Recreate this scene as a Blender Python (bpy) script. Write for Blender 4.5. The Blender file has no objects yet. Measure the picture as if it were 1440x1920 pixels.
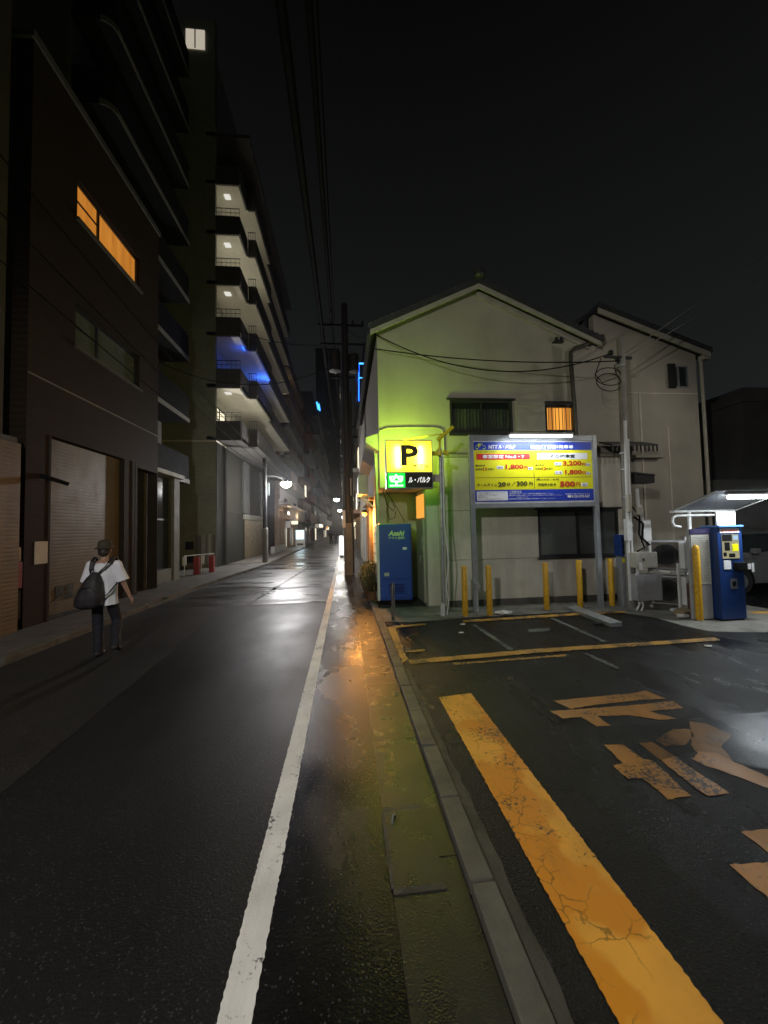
import bpy, bmesh, math, random
from mathutils import Vector, Matrix
random.seed(7)
R = math.radians
scene = bpy.context.scene
COL = bpy.context.collection

# ---------------------------------------------------------------- camera
cam_d = bpy.data.cameras.new("camera"); cam = bpy.data.objects.new("camera", cam_d); COL.objects.link(cam)
cam_d.sensor_fit = 'VERTICAL'; cam_d.sensor_height = 24.0; cam_d.lens = 24.0*721/1920
cam_d.clip_start = 0.05; cam_d.clip_end = 3000
_r, _t, _p = R(1.27), math.atan(.045), R(5.76)
Fw = Vector((math.sin(_p)*math.cos(_t), math.cos(_p)*math.cos(_t), math.sin(_t)))
R0 = Vector((math.cos(_p), -math.sin(_p), 0)); U0 = R0.cross(Fw)
Rt = math.cos(_r)*R0 - math.sin(_r)*U0; Up = math.sin(_r)*R0 + math.cos(_r)*U0
cam.matrix_world = Matrix((( Rt.x, Up.x, -Fw.x, 0), (Rt.y, Up.y, -Fw.y, 0), (Rt.z, Up.z, -Fw.z, 1.8), (0, 0, 0, 1)))
scene.camera = cam

# ---------------------------------------------------------------- world (overcast city night), exposure
world = bpy.data.worlds.new("World"); scene.world = world; world.use_nodes = True
wn, wl = world.node_tree.nodes, world.node_tree.links
bg = wn["Background"]
tc = wn.new("ShaderNodeTexCoord"); sx = wn.new("ShaderNodeSeparateXYZ"); rp = wn.new("ShaderNodeValToRGB")
wl.new(tc.outputs["Generated"], sx.inputs[0]); wl.new(sx.outputs["Z"], rp.inputs[0]); wl.new(rp.outputs[0], bg.inputs[0])
rp.color_ramp.elements[0].position = 0.0; rp.color_ramp.elements[0].color = (.0165, .0190, .0205, 1)
rp.color_ramp.elements[1].position = 0.85; rp.color_ramp.elements[1].color = (.0016, .0016, .0015, 1)
e = rp.color_ramp.elements.new(.32); e.color = (.0098, .0106, .0104, 1)
bg.inputs[1].default_value = 1.0
scene.view_settings.view_transform = 'Standard'; scene.view_settings.look = 'None'
scene.view_settings.exposure = 0; scene.view_settings.gamma = 1; scene.view_settings.use_curve_mapping = False
scene.cycles.use_denoising = True
scene.cycles.max_bounces = 6; scene.cycles.diffuse_bounces = 3; scene.cycles.glossy_bounces = 3
scene.cycles.sample_clamp_indirect = 3.0
scene.cycles.caustics_reflective = False; scene.cycles.caustics_refractive = False

# ---------------------------------------------------------------- materials
def nodes(name):
    m = bpy.data.materials.new(name); m.use_nodes = True
    return m, m.node_tree.nodes, m.node_tree.links, m.node_tree.nodes["Principled BSDF"]

def noise(n, l, scale, detail=4, rough=.55, stretch=None, coord="Object"):
    tcn = n.new("ShaderNodeTexCoord"); t = n.new("ShaderNodeTexNoise")
    t.inputs["Scale"].default_value = scale; t.inputs["Detail"].default_value = detail; t.inputs["Roughness"].default_value = rough
    if stretch:
        mp = n.new("ShaderNodeMapping"); mp.inputs["Scale"].default_value = stretch
        l.new(tcn.outputs[coord], mp.inputs[0]); l.new(mp.outputs[0], t.inputs["Vector"])
    else:
        l.new(tcn.outputs[coord], t.inputs["Vector"])
    return t.outputs["Fac"]

def ramp(n, l, fac, stops):
    r_ = n.new("ShaderNodeValToRGB"); els = r_.color_ramp.elements
    while len(els) < len(stops): els.new(.5)
    for el, (p, c) in zip(els, stops):
        el.position = p; el.color = (c, c, c, 1) if not hasattr(c, '__len__') else (*c, 1)
    l.new(fac, r_.inputs[0]); return r_.outputs[0]

def mix(n, l, fac, a, b, mode='MIX'):
    x = n.new("ShaderNodeMix"); x.data_type = 'RGBA'; x.blend_type = mode
    for sock, val in ((x.inputs[0], fac), (x.inputs[6], a), (x.inputs[7], b)):
        if hasattr(val, 'links'): l.new(val, sock)
        elif hasattr(val, '__len__'): sock.default_value = (*val, 1)
        else: sock.default_value = val
    return x.outputs[2]

def add_bump(n, l, b, h, strength, dist=.01):
    bp = n.new("ShaderNodeBump"); bp.inputs["Strength"].default_value = strength; bp.inputs["Distance"].default_value = dist
    l.new(h, bp.inputs["Height"]); l.new(bp.outputs[0], b.inputs["Normal"])

def M(name, col, rough=.6, metal=0, var=.2, vs=4., bump=0, bs=80, streak=0, spec=.5):
    m, n, l, b = nodes(name)
    f = ramp(n, l, noise(n, l, vs), [(.3, 0.), (.7, 1.)])
    c = mix(n, l, f, [x*(1-var) for x in col], [min(1, x*(1+var*.6)) for x in col])
    if streak:
        s = ramp(n, l, noise(n, l, 1., 6, .65, (2.6, 2.6, .30)), [(.42, 0.), (.68, 1.)])
        mu = n.new("ShaderNodeMath"); mu.operation = 'MULTIPLY'; mu.inputs[1].default_value = streak; l.new(s, mu.inputs[0])
        c = mix(n, l, mu.outputs[0], c, [x*.35 for x in col])
    l.new(c, b.inputs["Base Color"]); b.inputs["Metallic"].default_value = metal
    b.inputs["Specular IOR Level"].default_value = spec
    rr = ramp(n, l, noise(n, l, vs*2.3), [(.3, max(0, rough-.5*min(var, .2))), (.7, min(1, rough+.5*min(var, .2)))]); l.new(rr, b.inputs["Roughness"])
    if bump: add_bump(n, l, b, noise(n, l, bs, 3), bump)
    return m

def EM(name, col, strength):
    m, n, l, b = nodes(name); b.inputs["Base Color"].default_value = (.02, .02, .02, 1)
    b.inputs["Emission Color"].default_value = (*col, 1); b.inputs["Emission Strength"].default_value = strength
    return m

def asphalt(name, lo, hi, wet_lo, wet_hi, wscale=.35, bump=.55, tint=(1, 1, 1), stretch=(1, .55, 1), spec=.45):
    m, n, l, b = nodes(name)
    fine = noise(n, l, 130, 4, .75); big = noise(n, l, .55, 5, .6)
    vo = n.new("ShaderNodeTexVoronoi"); vo.inputs["Scale"].default_value = 85
    tcn = n.new("ShaderNodeTexCoord"); l.new(tcn.outputs["Object"], vo.inputs["Vector"])
    agg = mix(n, l, .5, fine, vo.outputs["Distance"])
    c1 = ramp(n, l, fine, [(.35, [lo*t for t in tint]), (.68, [hi*t for t in tint])])
    c2 = mix(n, l, ramp(n, l, big, [(.35, 0.), (.7, .75)]), c1, [lo*.8*t for t in tint])
    c2 = mix(n, l, ramp(n, l, noise(n, l, 2.1, 6, .7, (1, .25, 1)), [(.56, 0.), (.72, .55)]), c2, [hi*1.1*t for t in tint])
    v2 = n.new("ShaderNodeTexVoronoi"); v2.inputs["Scale"].default_value = 75; l.new(tcn.outputs["Object"], v2.inputs["Vector"])
    sp = n.new("ShaderNodeSeparateColor"); l.new(v2.outputs["Color"], sp.inputs[0])
    st = n.new("ShaderNodeMath"); st.operation = 'MULTIPLY'; l.new(ramp(n, l, sp.outputs[0], [(.80, 0.), (.86, 1.)]), st.inputs[0]); l.new(ramp(n, l, v2.outputs["Distance"], [(.25, 1.), (.42, 0.)]), st.inputs[1])
    c2 = mix(n, l, st.outputs[0], c2, [hi*2.7*t for t in tint])
    l.new(c2, b.inputs["Base Color"])
    w = noise(n, l, wscale, 6, .62, stretch)
    l.new(ramp(n, l, w, [(.36, wet_lo), (.66, wet_hi)]), b.inputs["Roughness"])
    b.inputs["Specular IOR Level"].default_value = spec
    bp = n.new("ShaderNodeBump"); bp.inputs["Distance"].default_value = .006
    l.new(ramp(n, l, w, [(.33, bump*.35), (.6, bump)]), bp.inputs["Strength"])
    l.new(agg, bp.inputs["Height"]); l.new(bp.outputs[0], b.inputs["Normal"])
    return m

def paint(name, col, worn=.5, cracks=0, rough=.5, under=(.03, .03, .03), dark=None):
    m, n, l, b = nodes(name)
    c = mix(n, l, ramp(n, l, noise(n, l, 3.5, 6), [(.35, 0.), (.65, 1.)]), [x*.8 for x in col], col)
    if dark: c = mix(n, l, ramp(n, l, noise(n, l, 1.6, 3, .5), [(.5, 0.), (.53, 1.)]), c, dark)
    g_ = noise(n, l, 38, 5, .7); h_ = noise(n, l, 2.2, 4, .6)
    x = n.new("ShaderNodeMath"); x.operation = 'MULTIPLY'; l.new(g_, x.inputs[0]); l.new(h_, x.inputs[1])
    wf = ramp(n, l, x.outputs[0], [(.36-.14*worn, 0.), (.41-.14*worn, 1.)])
    c = mix(n, l, wf, c, under)
    c = mix(n, l, ramp(n, l, noise(n, l, 1.3, 6, .7, (3, .6, 1)), [(.50, 0.), (.72, .45)]), c, [q*.35 for q in col])
    if cracks:
        vo = n.new("ShaderNodeTexVoronoi"); vo.feature = 'DISTANCE_TO_EDGE'; vo.inputs["Scale"].default_value = 6.5
        tcn = n.new("ShaderNodeTexCoord"); nz = n.new("ShaderNodeTexNoise"); nz.inputs["Scale"].default_value = 9; nz.inputs["Detail"].default_value = 5
        l.new(tcn.outputs["Object"], nz.inputs["Vector"])
        mv = mix(n, l, .12, tcn.outputs["Object"], nz.outputs["Color"], 'ADD'); l.new(mv, vo.inputs["Vector"])
        k = ramp(n, l, vo.outputs["Distance"], [(.008, 1.), (.03, 0.)])
        gate = ramp(n, l, noise(n, l, 1.7, 3), [(.48, 0.), (.58, 1.)])
        y = n.new("ShaderNodeMath"); y.operation = 'MULTIPLY'; l.new(k, y.inputs[0]); l.new(gate, y.inputs[1])
        y2 = n.new("ShaderNodeMath"); y2.operation = 'MULTIPLY'; l.new(y.outputs[0], y2.inputs[0]); y2.inputs[1].default_value = cracks
        c = mix(n, l, y2.outputs[0], c, [q*.12 for q in col])
    l.new(c, b.inputs["Base Color"])
    l.new(ramp(n, l, noise(n, l, 5, 4), [(.3, rough-.12), (.7, rough+.1)]), b.inputs["Roughness"])
    add_bump(n, l, b, noise(n, l, 130, 3, .6), .4, .004)
    return m

def tiles(name, c1, c2, mortar, w, h, rough=.75, axis='YZ', bump=.3):
    m, n, l, b = nodes(name)
    tcn = n.new("ShaderNodeTexCoord"); s = n.new("ShaderNodeSeparateXYZ"); cb = n.new("ShaderNodeCombineXYZ")
    l.new(tcn.outputs["Object"], s.inputs[0])
    l.new(s.outputs["Y" if axis[0] == 'Y' else "X"], cb.inputs[0]); l.new(s.outputs["Z"], cb.inputs[1])
    br = n.new("ShaderNodeTexBrick"); l.new(cb.outputs[0], br.inputs["Vector"])
    br.inputs["Scale"].default_value = 1; br.inputs["Brick Width"].default_value = w; br.inputs["Row Height"].default_value = h
    br.inputs["Mortar Size"].default_value = .006; br.inputs["Color1"].default_value = (*c1, 1); br.inputs["Color2"].default_value = (*c2, 1)
    br.inputs["Mortar"].default_value = (*mortar, 1); br.offset = .5
    c = mix(n, l, ramp(n, l, noise(n, l, .9, 5), [(.35, 0.), (.7, .5)]), br.outputs["Color"], [x*.5 for x in c1])
    l.new(c, b.inputs["Base Color"]); b.inputs["Roughness"].default_value = rough; b.inputs["Specular IOR Level"].default_value = .12
    add_bump(n, l, b, br.outputs["Fac"], -bump, .004)
    return m

def glass(name, col=(.02, .025, .025), alpha=.45, rough=.06):
    m, n, l, b = nodes(name)
    b.inputs["Base Color"].default_value = (*col, 1); b.inputs["Roughness"].default_value = rough; b.inputs["Alpha"].default_value = alpha
    return m

mt = {}
mt['road'] = asphalt('wet_asphalt', .003, .015, .40, .60, .5, .5, (1, 1, 1.02), spec=.3)
mt['road_wet'] = asphalt('shining_asphalt', .006, .026, .22, .58, .9, .6, (1, .98, 1.06), (.28, 1, 1))
mt['road_old'] = asphalt('old_asphalt', .010, .030, .50, .66, .6, .5, (1.05, .97, .92), spec=.25)
mt['shoulder'] = asphalt('shoulder_asphalt', .003, .016, .17, .36, .7, .5, (1, .98, .95), spec=.4)
mt['lot'] = asphalt('lot_asphalt', .001, .015, .18, .46, .8, 1.8, (.95, 1, 1), spec=.25)
mt['far_ground'] = asphalt('ground_asphalt', .03, .05, .5, .7)
mt['pave'] = M('pavement_concrete', (.11, .10, .088), .6, var=.4, vs=2.5, bump=.4, bs=60)
mt['mortar'] = M('mortar', (.05, .047, .037), .6, var=.5, vs=5, bump=.5, bs=60)
mt['gutter'] = M('gutter_concrete', (.022, .021, .018), .32, var=.35, vs=2.2, bump=.3, bs=110)
mt['kerb'] = M('kerb_stone', (.095, .091, .072), .55, var=.45, vs=4, bump=.5, bs=60)
mt['apron'] = M('apron_concrete', (.18, .172, .15), .55, var=.45, vs=3, bump=.5, bs=60)
mt['white_paint'] = paint('white_road_paint', (.78, .76, .71), .36)
mt['yellow_paint'] = paint('yellow_road_paint', (.88, .42, .05), .30, .65, .46, (.05, .045, .03), (.70, .27, .014))
mt['yellow_old'] = paint('worn_yellow_paint', (.62, .33, .06), .72)
mt['orange_film'] = paint('thin_orange_paint', (.46, .21, .035), .50, 0, .42)
mt['grey_line'] = paint('faded_white_paint', (.16, .17, .17), .8)
mt['wall'] = M('beige_render', (.35, .32, .26), .8, var=.14, vs=1.2, bump=.25, bs=140, streak=.10)
mt['wall_low'] = M('grey_beige_panel', (.58, .54, .46), .7, var=.2, vs=1.5, bump=.2, bs=90, streak=.35)
mt['trim'] = M('pale_trim', (.34, .315, .255), .6, var=.15)
mt['roof'] = M('dark_roof_tile', (.035, .035, .037), .55, var=.3, bump=.3, bs=40)
mt['dark'] = M('dark_metal', (.03, .03, .03), .45, .3)
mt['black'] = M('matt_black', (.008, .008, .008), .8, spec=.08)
mt['pipe_dark'] = M('dark_brown_pipe', (.045, .038, .03), .4)
mt['alu'] = M('aluminium', (.45, .47, .49), .38, .75, var=.12)
mt['frame_grey'] = M('grey_painted_steel', (.36, .38, .40), .42, .35, var=.15, streak=.2)
mt['steel'] = M('polished_steel', (.6, .6, .6), .2, 1, var=.1)
mt['galv'] = M('galvanised', (.42, .44, .45), .45, .6, var=.3, vs=8)
mt['bollard'] = M('yellow_bollard_paint', (.72, .40, .018), .42, var=.25, vs=14, streak=.5)
mt['glow_and_sticker_yellow'] = M('glow_and_sticker_yellow', (.85, .75, .03), .4, var=.06)  # sign's yellow light put into the colour of white pole fittings; also a sticker
mt['white'] = M('white_enamel', (.70, .70, .68), .4, var=.12, streak=.15)
mt['cream'] = M('cream_enamel', (.52, .50, .42), .45, var=.15, streak=.2)
mt['grey_box'] = M('grey_enamel', (.36, .36, .37), .45, var=.15, streak=.15)
mt['blue'] = M('blue_enamel', (.012, .042, .17), .35, var=.1)
mt['vblue'] = M('vending_blue', (.035, .085, .40), .3, var=.03)
mt['sign_blue'] = M('sign_blue', (.02, .05, .42), .4, var=.05)
mt['sign_yellow'] = M('sign_yellow', (.80, .76, .008), .45, var=.05)
mt['sign_white'] = M('sign_white', (.82, .82, .84), .45, var=.04)
mt['sign_red'] = M('sign_red', (.72, .025, .02), .45, var=.05)
mt['ink_red'] = M('ink_red', (.55, .03, .012), .5, var=.05)
mt['ink_black'] = M('ink_black', (.015, .02, .012), .5, var=.05)
mt['ink_white'] = M('ink_white', (.85, .85, .85), .5, var=.03)
mt['ink_grey'] = M('ink_grey', (.12, .12, .14), .5, var=.05)
mt['ink_lime'] = M('ink_lime', (.60, .80, .30), .5, var=.05)
mt['tile_brown'] = tiles('brown_tile', (.038, .025, .015), (.031, .021, .013), (.020, .015, .010), .23, .065)
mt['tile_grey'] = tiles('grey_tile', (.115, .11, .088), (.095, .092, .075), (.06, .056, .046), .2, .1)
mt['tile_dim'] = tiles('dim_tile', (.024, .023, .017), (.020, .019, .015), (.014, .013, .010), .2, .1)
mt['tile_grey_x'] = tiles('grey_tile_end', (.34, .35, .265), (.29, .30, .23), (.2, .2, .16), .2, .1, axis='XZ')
mt['tile_red'] = tiles('red_brown_tile', (.16, .065, .035), (.12, .05, .03), (.06, .05, .04), .22, .07)
mt['shutter'] = M('beige_shutter', (.13, .096, .047), .5, .1, var=.2, vs=1.5, streak=.3)
mt['shutter2'] = M('tan_shutter', (.15, .10, .048), .5, .1, var=.2, vs=1.5, streak=.3)
mt['conc_dark'] = M('dark_concrete', (.085, .080, .070), .75, var=.25, vs=1.5, streak=.35)
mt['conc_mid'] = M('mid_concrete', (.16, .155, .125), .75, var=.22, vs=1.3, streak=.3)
mt['conc_pale'] = M('pale_concrete', (.36, .35, .31), .7, var=.2, vs=1.5, streak=.25)
mt['gallery'] = M('gallery_paint', (.62, .58, .46), .7, var=.08)
mt['brown_wall'] = M('brown_wall', (.20, .135, .085), .7, var=.2, streak=.25)
mt['block_dark'] = M('dark_facade', (.05, .052, .048), .7, var=.3, vs=.6, streak=.3)
mt['block_green'] = M('green_grey_facade', (.055, .066, .052), .7, var=.35, vs=.3, streak=.3)
mt['pole'] = M('pole_concrete', (.24, .225, .195), .75, var=.25, vs=3, bump=.2, streak=.3)
mt['pole_brown'] = M('pole_painted', (.016, .015, .012), .6, var=.25, streak=.3)
mt['cable'] = M('black_cable', (.005, .005, .005), .8, spec=.08)
mt['wire_pale'] = M('pale_wire', (.16, .15, .13), .5)
mt['glass_dark'] = glass('dark_glass', (.015, .02, .02), .9, .08)
mt['glass'] = glass('window_glass', (.02, .025, .025), .35, .05)
mt['frost'] = M('frosted_glass', (.11, .12, .11), .25, var=.06, vs=2)
mt['curtain'] = M('curtain', (.20, .21, .17), .85, var=.25, vs=6)
mt['leaf'] = M('leaf', (.075, .115, .03), .5, var=.5, vs=9)
mt['leaf2'] = M('leaf_dark', (.035, .07, .022), .5, var=.5, vs=9)
mt['stem'] = M('stem', (.06, .045, .03), .8)
mt['pot'] = M('terracotta', (.20, .085, .045), .75, var=.25)
mt['shirt'] = M('white_cotton', (.84, .83, .88), .85, var=.06, vs=7, bump=.15, bs=30)
mt['pack'] = M('black_nylon', (.018, .016, .018), .6, var=.3, vs=14, bump=.25, bs=120)
mt['trousers'] = M('dark_trousers', (.013, .013, .021), .8, var=.3, vs=8, bump=.2, bs=40)
mt['skin'] = M('skin', (.42, .24, .165), .5, var=.08, vs=12)
mt['hair'] = M('dark_hair', (.025, .018, .013), .6, var=.3, vs=30)
mt['hat'] = M('brown_hat', (.05, .037, .022), .85, var=.25, vs=12)
mt['shoe'] = M('dark_shoe', (.03, .028, .028), .6)
mt['sole'] = M('pale_sole', (.5, .5, .48), .6)
mt['red'] = M('red_plastic', (.26, .02, .015), .45, var=.2)
mt['car'] = M('silver_car_paint', (.15, .15, .15), .35, .2, var=.02, vs=.5)
mt['tyre'] = M('tyre_rubber', (.014, .014, .014), .75)
mt['paper'] = M('paper', (.55, .50, .38), .8, var=.15)
mt['card'] = M('cardboard', (.30, .22, .13), .85, var=.25)
mt['plastic_bag'] = M('white_plastic_bag', (.66, .65, .62), .4, var=.15)
mt['purple'] = M('purple_strip', (.035, .025, .09), .45)
mt['e_lamp'] = EM('street_lamp_lens', (1, .97, .90), 60)
mt['e_far'] = EM('far_lamp_lens', (1, .97, .92), 30)
mt['e_sodium'] = EM('sodium_lens', (1, .38, .05), 4)
mt['e_tube'] = EM('fluorescent_tube', (.88, .96, 1), 14)
m, n, l, b = nodes('orange_curtain'); b.inputs["Base Color"].default_value = (.3, .15, .05, 1)
l.new(ramp(n, l, noise(n, l, 1, 4, .6, (1, 7, .6)), [(.35, (.62, .20, .022)), (.65, (.88, .33, .045))]), b.inputs["Emission Color"]); b.inputs["Emission Strength"].default_value = .62; mt['e_window'] = m
mt['e_window2'] = EM('amber_window', (1, .42, .06), 1.0)
mt['e_warm'] = EM('warm_white_window', (1, .88, .62), 1.3)
mt['e_dim'] = EM('dim_window', (.75, .7, .55), .35)
mt['e_white'] = EM('white_lightbox', (1, .96, .86), 2.6)
mt['e_green'] = EM('green_led', (.0, .8, .05), 1.6)
mt['e_green_w'] = EM('white_green_led', (.8, 1, .85), 2.2)
mt['e_white_txt'] = EM('lit_lettering', (1, 1, .98), 1.2)
mt['e_blue'] = EM('blue_neon', (.01, .10, 1), 6)
mt['e_cyan'] = EM('cyan_neon', (.05, .35, 1), 3)
mt['e_vend'] = EM('vending_display', (.55, .85, 1), 2.2)
mt['e_panel'] = EM('panel_screen', (.9, .85, .5), .35)
mt['e_yellow'] = EM('backlit_yellow', (1, .78, .0), 1.0)

# ---------------------------------------------------------------- mesh helpers
class MB:
    def __init__(s): s.v = []; s.f = []
    def poly(s, pts):
        i = len(s.v); s.v += [tuple(p) for p in pts]; s.f.append(list(range(i, i+len(pts)))); return s
    def add(s, vs, fs):
        i = len(s.v); s.v += [tuple(p) for p in vs]; s.f += [[i+k for k in f] for f in fs]; return s
    def box(s, x0, x1, y0, y1, z0, z1, rz=0, rx=0, ry=0):
        c = Vector(((x0+x1)/2, (y0+y1)/2, (z0+z1)/2)); h = Vector((abs(x1-x0)/2, abs(y1-y0)/2, abs(z1-z0)/2))
        m = Matrix.Rotation(rz, 3, 'Z') @ Matrix.Rotation(ry, 3, 'Y') @ Matrix.Rotation(rx, 3, 'X')
        vs = [c + m @ Vector((a*h.x, b*h.y, d*h.z)) for d in (-1, 1) for b in (-1, 1) for a in (-1, 1)]
        return s.add(vs, [[0, 2, 3, 1], [4, 5, 7, 6], [0, 1, 5, 4], [2, 6, 7, 3], [0, 4, 6, 2], [1, 3, 7, 5]])
    def bar(s, p, q, w, h=None):
        p, q = Vector(p), Vector(q); d = (q-p); L = d.length; d.normalize(); h = h or w
        up = Vector((0, 0, 1)) if abs(d.z) < .95 else Vector((0, 1, 0))
        a = d.cross(up).normalized(); b = a.cross(d)
        vs = [o + a*i*w/2 + b*j*h/2 for o in (p, q) for i, j in ((-1, -1), (1, -1), (1, 1), (-1, 1))]
        return s.add(vs, [[0, 1, 2, 3], [7, 6, 5, 4], [0, 4, 5, 1], [1, 5, 6, 2], [2, 6, 7, 3], [3, 7, 4, 0]])
    def tube(s, pts, r, n=10, r2=None, caps=True):
        pts = [Vector(p) for p in pts]; rings = []; N = len(pts)
        a = None
        for i, p in enumerate(pts):
            d = (pts[min(i+1, N-1)] - pts[max(i-1, 0)]).normalized()
            if a is None:
                up = Vector((0, 0, 1)) if abs(d.z) < .9 else Vector((0, 1, 0)); a = d.cross(up).normalized()
            a = (a - d*a.dot(d)).normalized(); b = d.cross(a)
            rr = r if r2 is None else r + (r2-r)*i/(N-1)
            rings.append([p + a*math.cos(2*math.pi*k/n)*rr + b*math.sin(2*math.pi*k/n)*rr for k in range(n)])
        vs = [v for g in rings for v in g]; fs = []
        for i in range(N-1):
            for k in range(n): fs.append([i*n+k, i*n+(k+1) % n, (i+1)*n+(k+1) % n, (i+1)*n+k])
        if caps: fs += [list(range(n))[::-1], [(N-1)*n+k for k in range(n)]]
        return s.add(vs, fs)
    def lathe(s, c, prof, n=16):
        c = Vector(c); vs = []; fs = []
        for r, z in prof:
            vs += [c + Vector((r*math.cos(2*math.pi*k/n), r*math.sin(2*math.pi*k/n), z)) for k in range(n)]
        for i in range(len(prof)-1):
            for k in range(n): fs.append([i*n+k, i*n+(k+1) % n, (i+1)*n+(k+1) % n, (i+1)*n+k])
        fs += [list(range(n))[::-1], [(len(prof)-1)*n+k for k in range(n)]]
        return s.add(vs, fs)
    def extrude(s, pts, vec):
        pts = [Vector(p) for p in pts]; vec = Vector(vec); n = len(pts)
        return s.add(pts + [p+vec for p in pts], [list(range(n))[::-1], list(range(n, 2*n))] + [[i, (i+1) % n, n+(i+1) % n, n+i] for i in range(n)])
    def wall(s, o, u, v, n, U, V, th, holes=()):
        """a wall U x V from corner o along u and v, outer face at o with normal n, with rectangular openings (u0,u1,v0,v1)"""
        o, u, v, n = Vector(o), Vector(u), Vector(v), Vector(n)
        us = sorted({0, U, *[h[0] for h in holes], *[h[1] for h in holes]}); vs_ = sorted({0, V, *[h[2] for h in holes], *[h[3] for h in holes]})
        def solid(i, j):
            if i < 0 or j < 0 or i >= len(us)-1 or j >= len(vs_)-1: return False
            cu, cv = (us[i]+us[i+1])/2, (vs_[j]+vs_[j+1])/2
            return not any(h[0] < cu < h[1] and h[2] < cv < h[3] for h in holes)
        P = lambda a, b, d: o + u*a + v*b - n*d
        for i in range(len(us)-1):
            for j in range(len(vs_)-1):
                if not solid(i, j): continue
                a0, a1, b0, b1 = us[i], us[i+1], vs_[j], vs_[j+1]
                s.poly([P(a0, b0, 0), P(a1, b0, 0), P(a1, b1, 0), P(a0, b1, 0)])
                s.poly([P(a0, b0, th), P(a0, b1, th), P(a1, b1, th), P(a1, b0, th)])
                for (di, dj, q) in ((-1, 0, ((a0, b0), (a0, b1))), (1, 0, ((a1, b1), (a1, b0))), (0, -1, ((a1, b0), (a0, b0))), (0, 1, ((a0, b1), (a1, b1)))):
                    if not solid(i+di, j+dj):
                        s.poly([P(*q[0], 0), P(*q[1], 0), P(*q[1], th), P(*q[0], th)])
        return s
    def build(s, name, mat, parent=None, bevel=0, smooth=False, local=False):
        off = Vector((0, 0, 0)); top = parent
        if parent and not local:
            while top.parent: top = top.parent
            off = Vector(top.location)
        me = bpy.data.meshes.new(name); me.from_pydata([tuple(Vector(v)-off) for v in s.v], [], s.f)
        bm = bmesh.new(); bm.from_mesh(me); bmesh.ops.remove_doubles(bm, verts=bm.verts, dist=1e-5)
        bmesh.ops.recalc_face_normals(bm, faces=bm.faces)
        if bevel:
            ed = [e_ for e_ in bm.edges if len(e_.link_faces) == 2 and e_.calc_face_angle(0) > .6]
            bmesh.ops.bevel(bm, geom=ed, offset=bevel, segments=2, profile=.6, affect='EDGES', clamp_overlap=True)
        bm.to_mesh(me); bm.free(); me.materials.append(mat if not isinstance(mat, str) else mt[mat])
        if smooth: me.shade_smooth(); me.set_sharp_from_angle(angle=R(40))
        o = bpy.data.objects.new(name, me); COL.objects.link(o)
        if parent: o.parent = parent
        return o

def tag(o, label, cat, group=None, kind=None):
    o['label'] = label; o['category'] = cat
    if group: o['group'] = group
    if kind: o['kind'] = kind
    return o
def thing(name, label, cat, loc=(0, 0, 0), group=None):
    o = bpy.data.objects.new(name, None); o.location = loc; o.empty_display_size = .2; COL.objects.link(o)
    return tag(o, label, cat, group)
def struct(name, mb, mat, label, cat, **k):
    return tag(mb.build(name, mat, **k), label, cat, kind='structure')
def copy_tree(o, parent=None):
    c = o.copy(); COL.objects.link(c)
    if parent: c.parent = parent
    for ch in [x for x in bpy.data.objects if x.parent == o]: copy_tree(ch, c)
    return c
def light(name, kind, loc, power, col, size=.1, target=None, spot=None, blend=.6, sy=None):
    d = bpy.data.lights.new(name, kind); d.energy = power; d.color = col
    if kind in ('POINT', 'SPOT'): d.shadow_soft_size = size
    if kind == 'AREA':
        d.size = size
        if sy: d.shape = 'RECTANGLE'; d.size_y = sy
    if kind == 'SPOT': d.spot_size = spot; d.spot_blend = blend
    o = bpy.data.objects.new(name, d); o.location = loc; COL.objects.link(o)
    if target is not None: o.rotation_euler = (Vector(target)-Vector(loc)).to_track_quat('-Z', 'Y').to_euler()
    return o

def text_mesh(mb, s, c, right, up, h, w=None, bold=0, shear=0, align='C'):
    """letters of height h (and width w) centred at the point c, or starting there"""
    d = bpy.data.curves.new("lettering", 'FONT'); d.body = s; d.offset = bold; d.shear = shear; d.resolution_u = 2
    o = bpy.data.objects.new("lettering", d); COL.objects.link(o); bpy.context.view_layer.update()
    me = bpy.data.meshes.new_from_object(o.evaluated_get(bpy.context.evaluated_depsgraph_get()))
    vs = [v.co.copy() for v in me.vertices]; fs = [list(p.vertices) for p in me.polygons]
    bpy.data.objects.remove(o); bpy.data.curves.remove(d); bpy.data.meshes.remove(me)
    x0, x1 = min(v.x for v in vs), max(v.x for v in vs); y0, y1 = min(v.y for v in vs), max(v.y for v in vs)
    sy = h/(y1-y0); sxx = w/(x1-x0) if w else sy
    right, up, c = Vector(right), Vector(up), Vector(c)
    ax = x0 if align == 'L' else (x0+x1)/2
    mb.add([c + right*(v.x-ax)*sxx + up*(v.y-(y0+y1)/2)*sy for v in vs], fs)

def sag(p, q, drop, n=24):
    p, q = Vector(p), Vector(q)
    return [p.lerp(q, i/n) - Vector((0, 0, drop*4*(i/n)*(1-i/n))) for i in range(n+1)]

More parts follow.
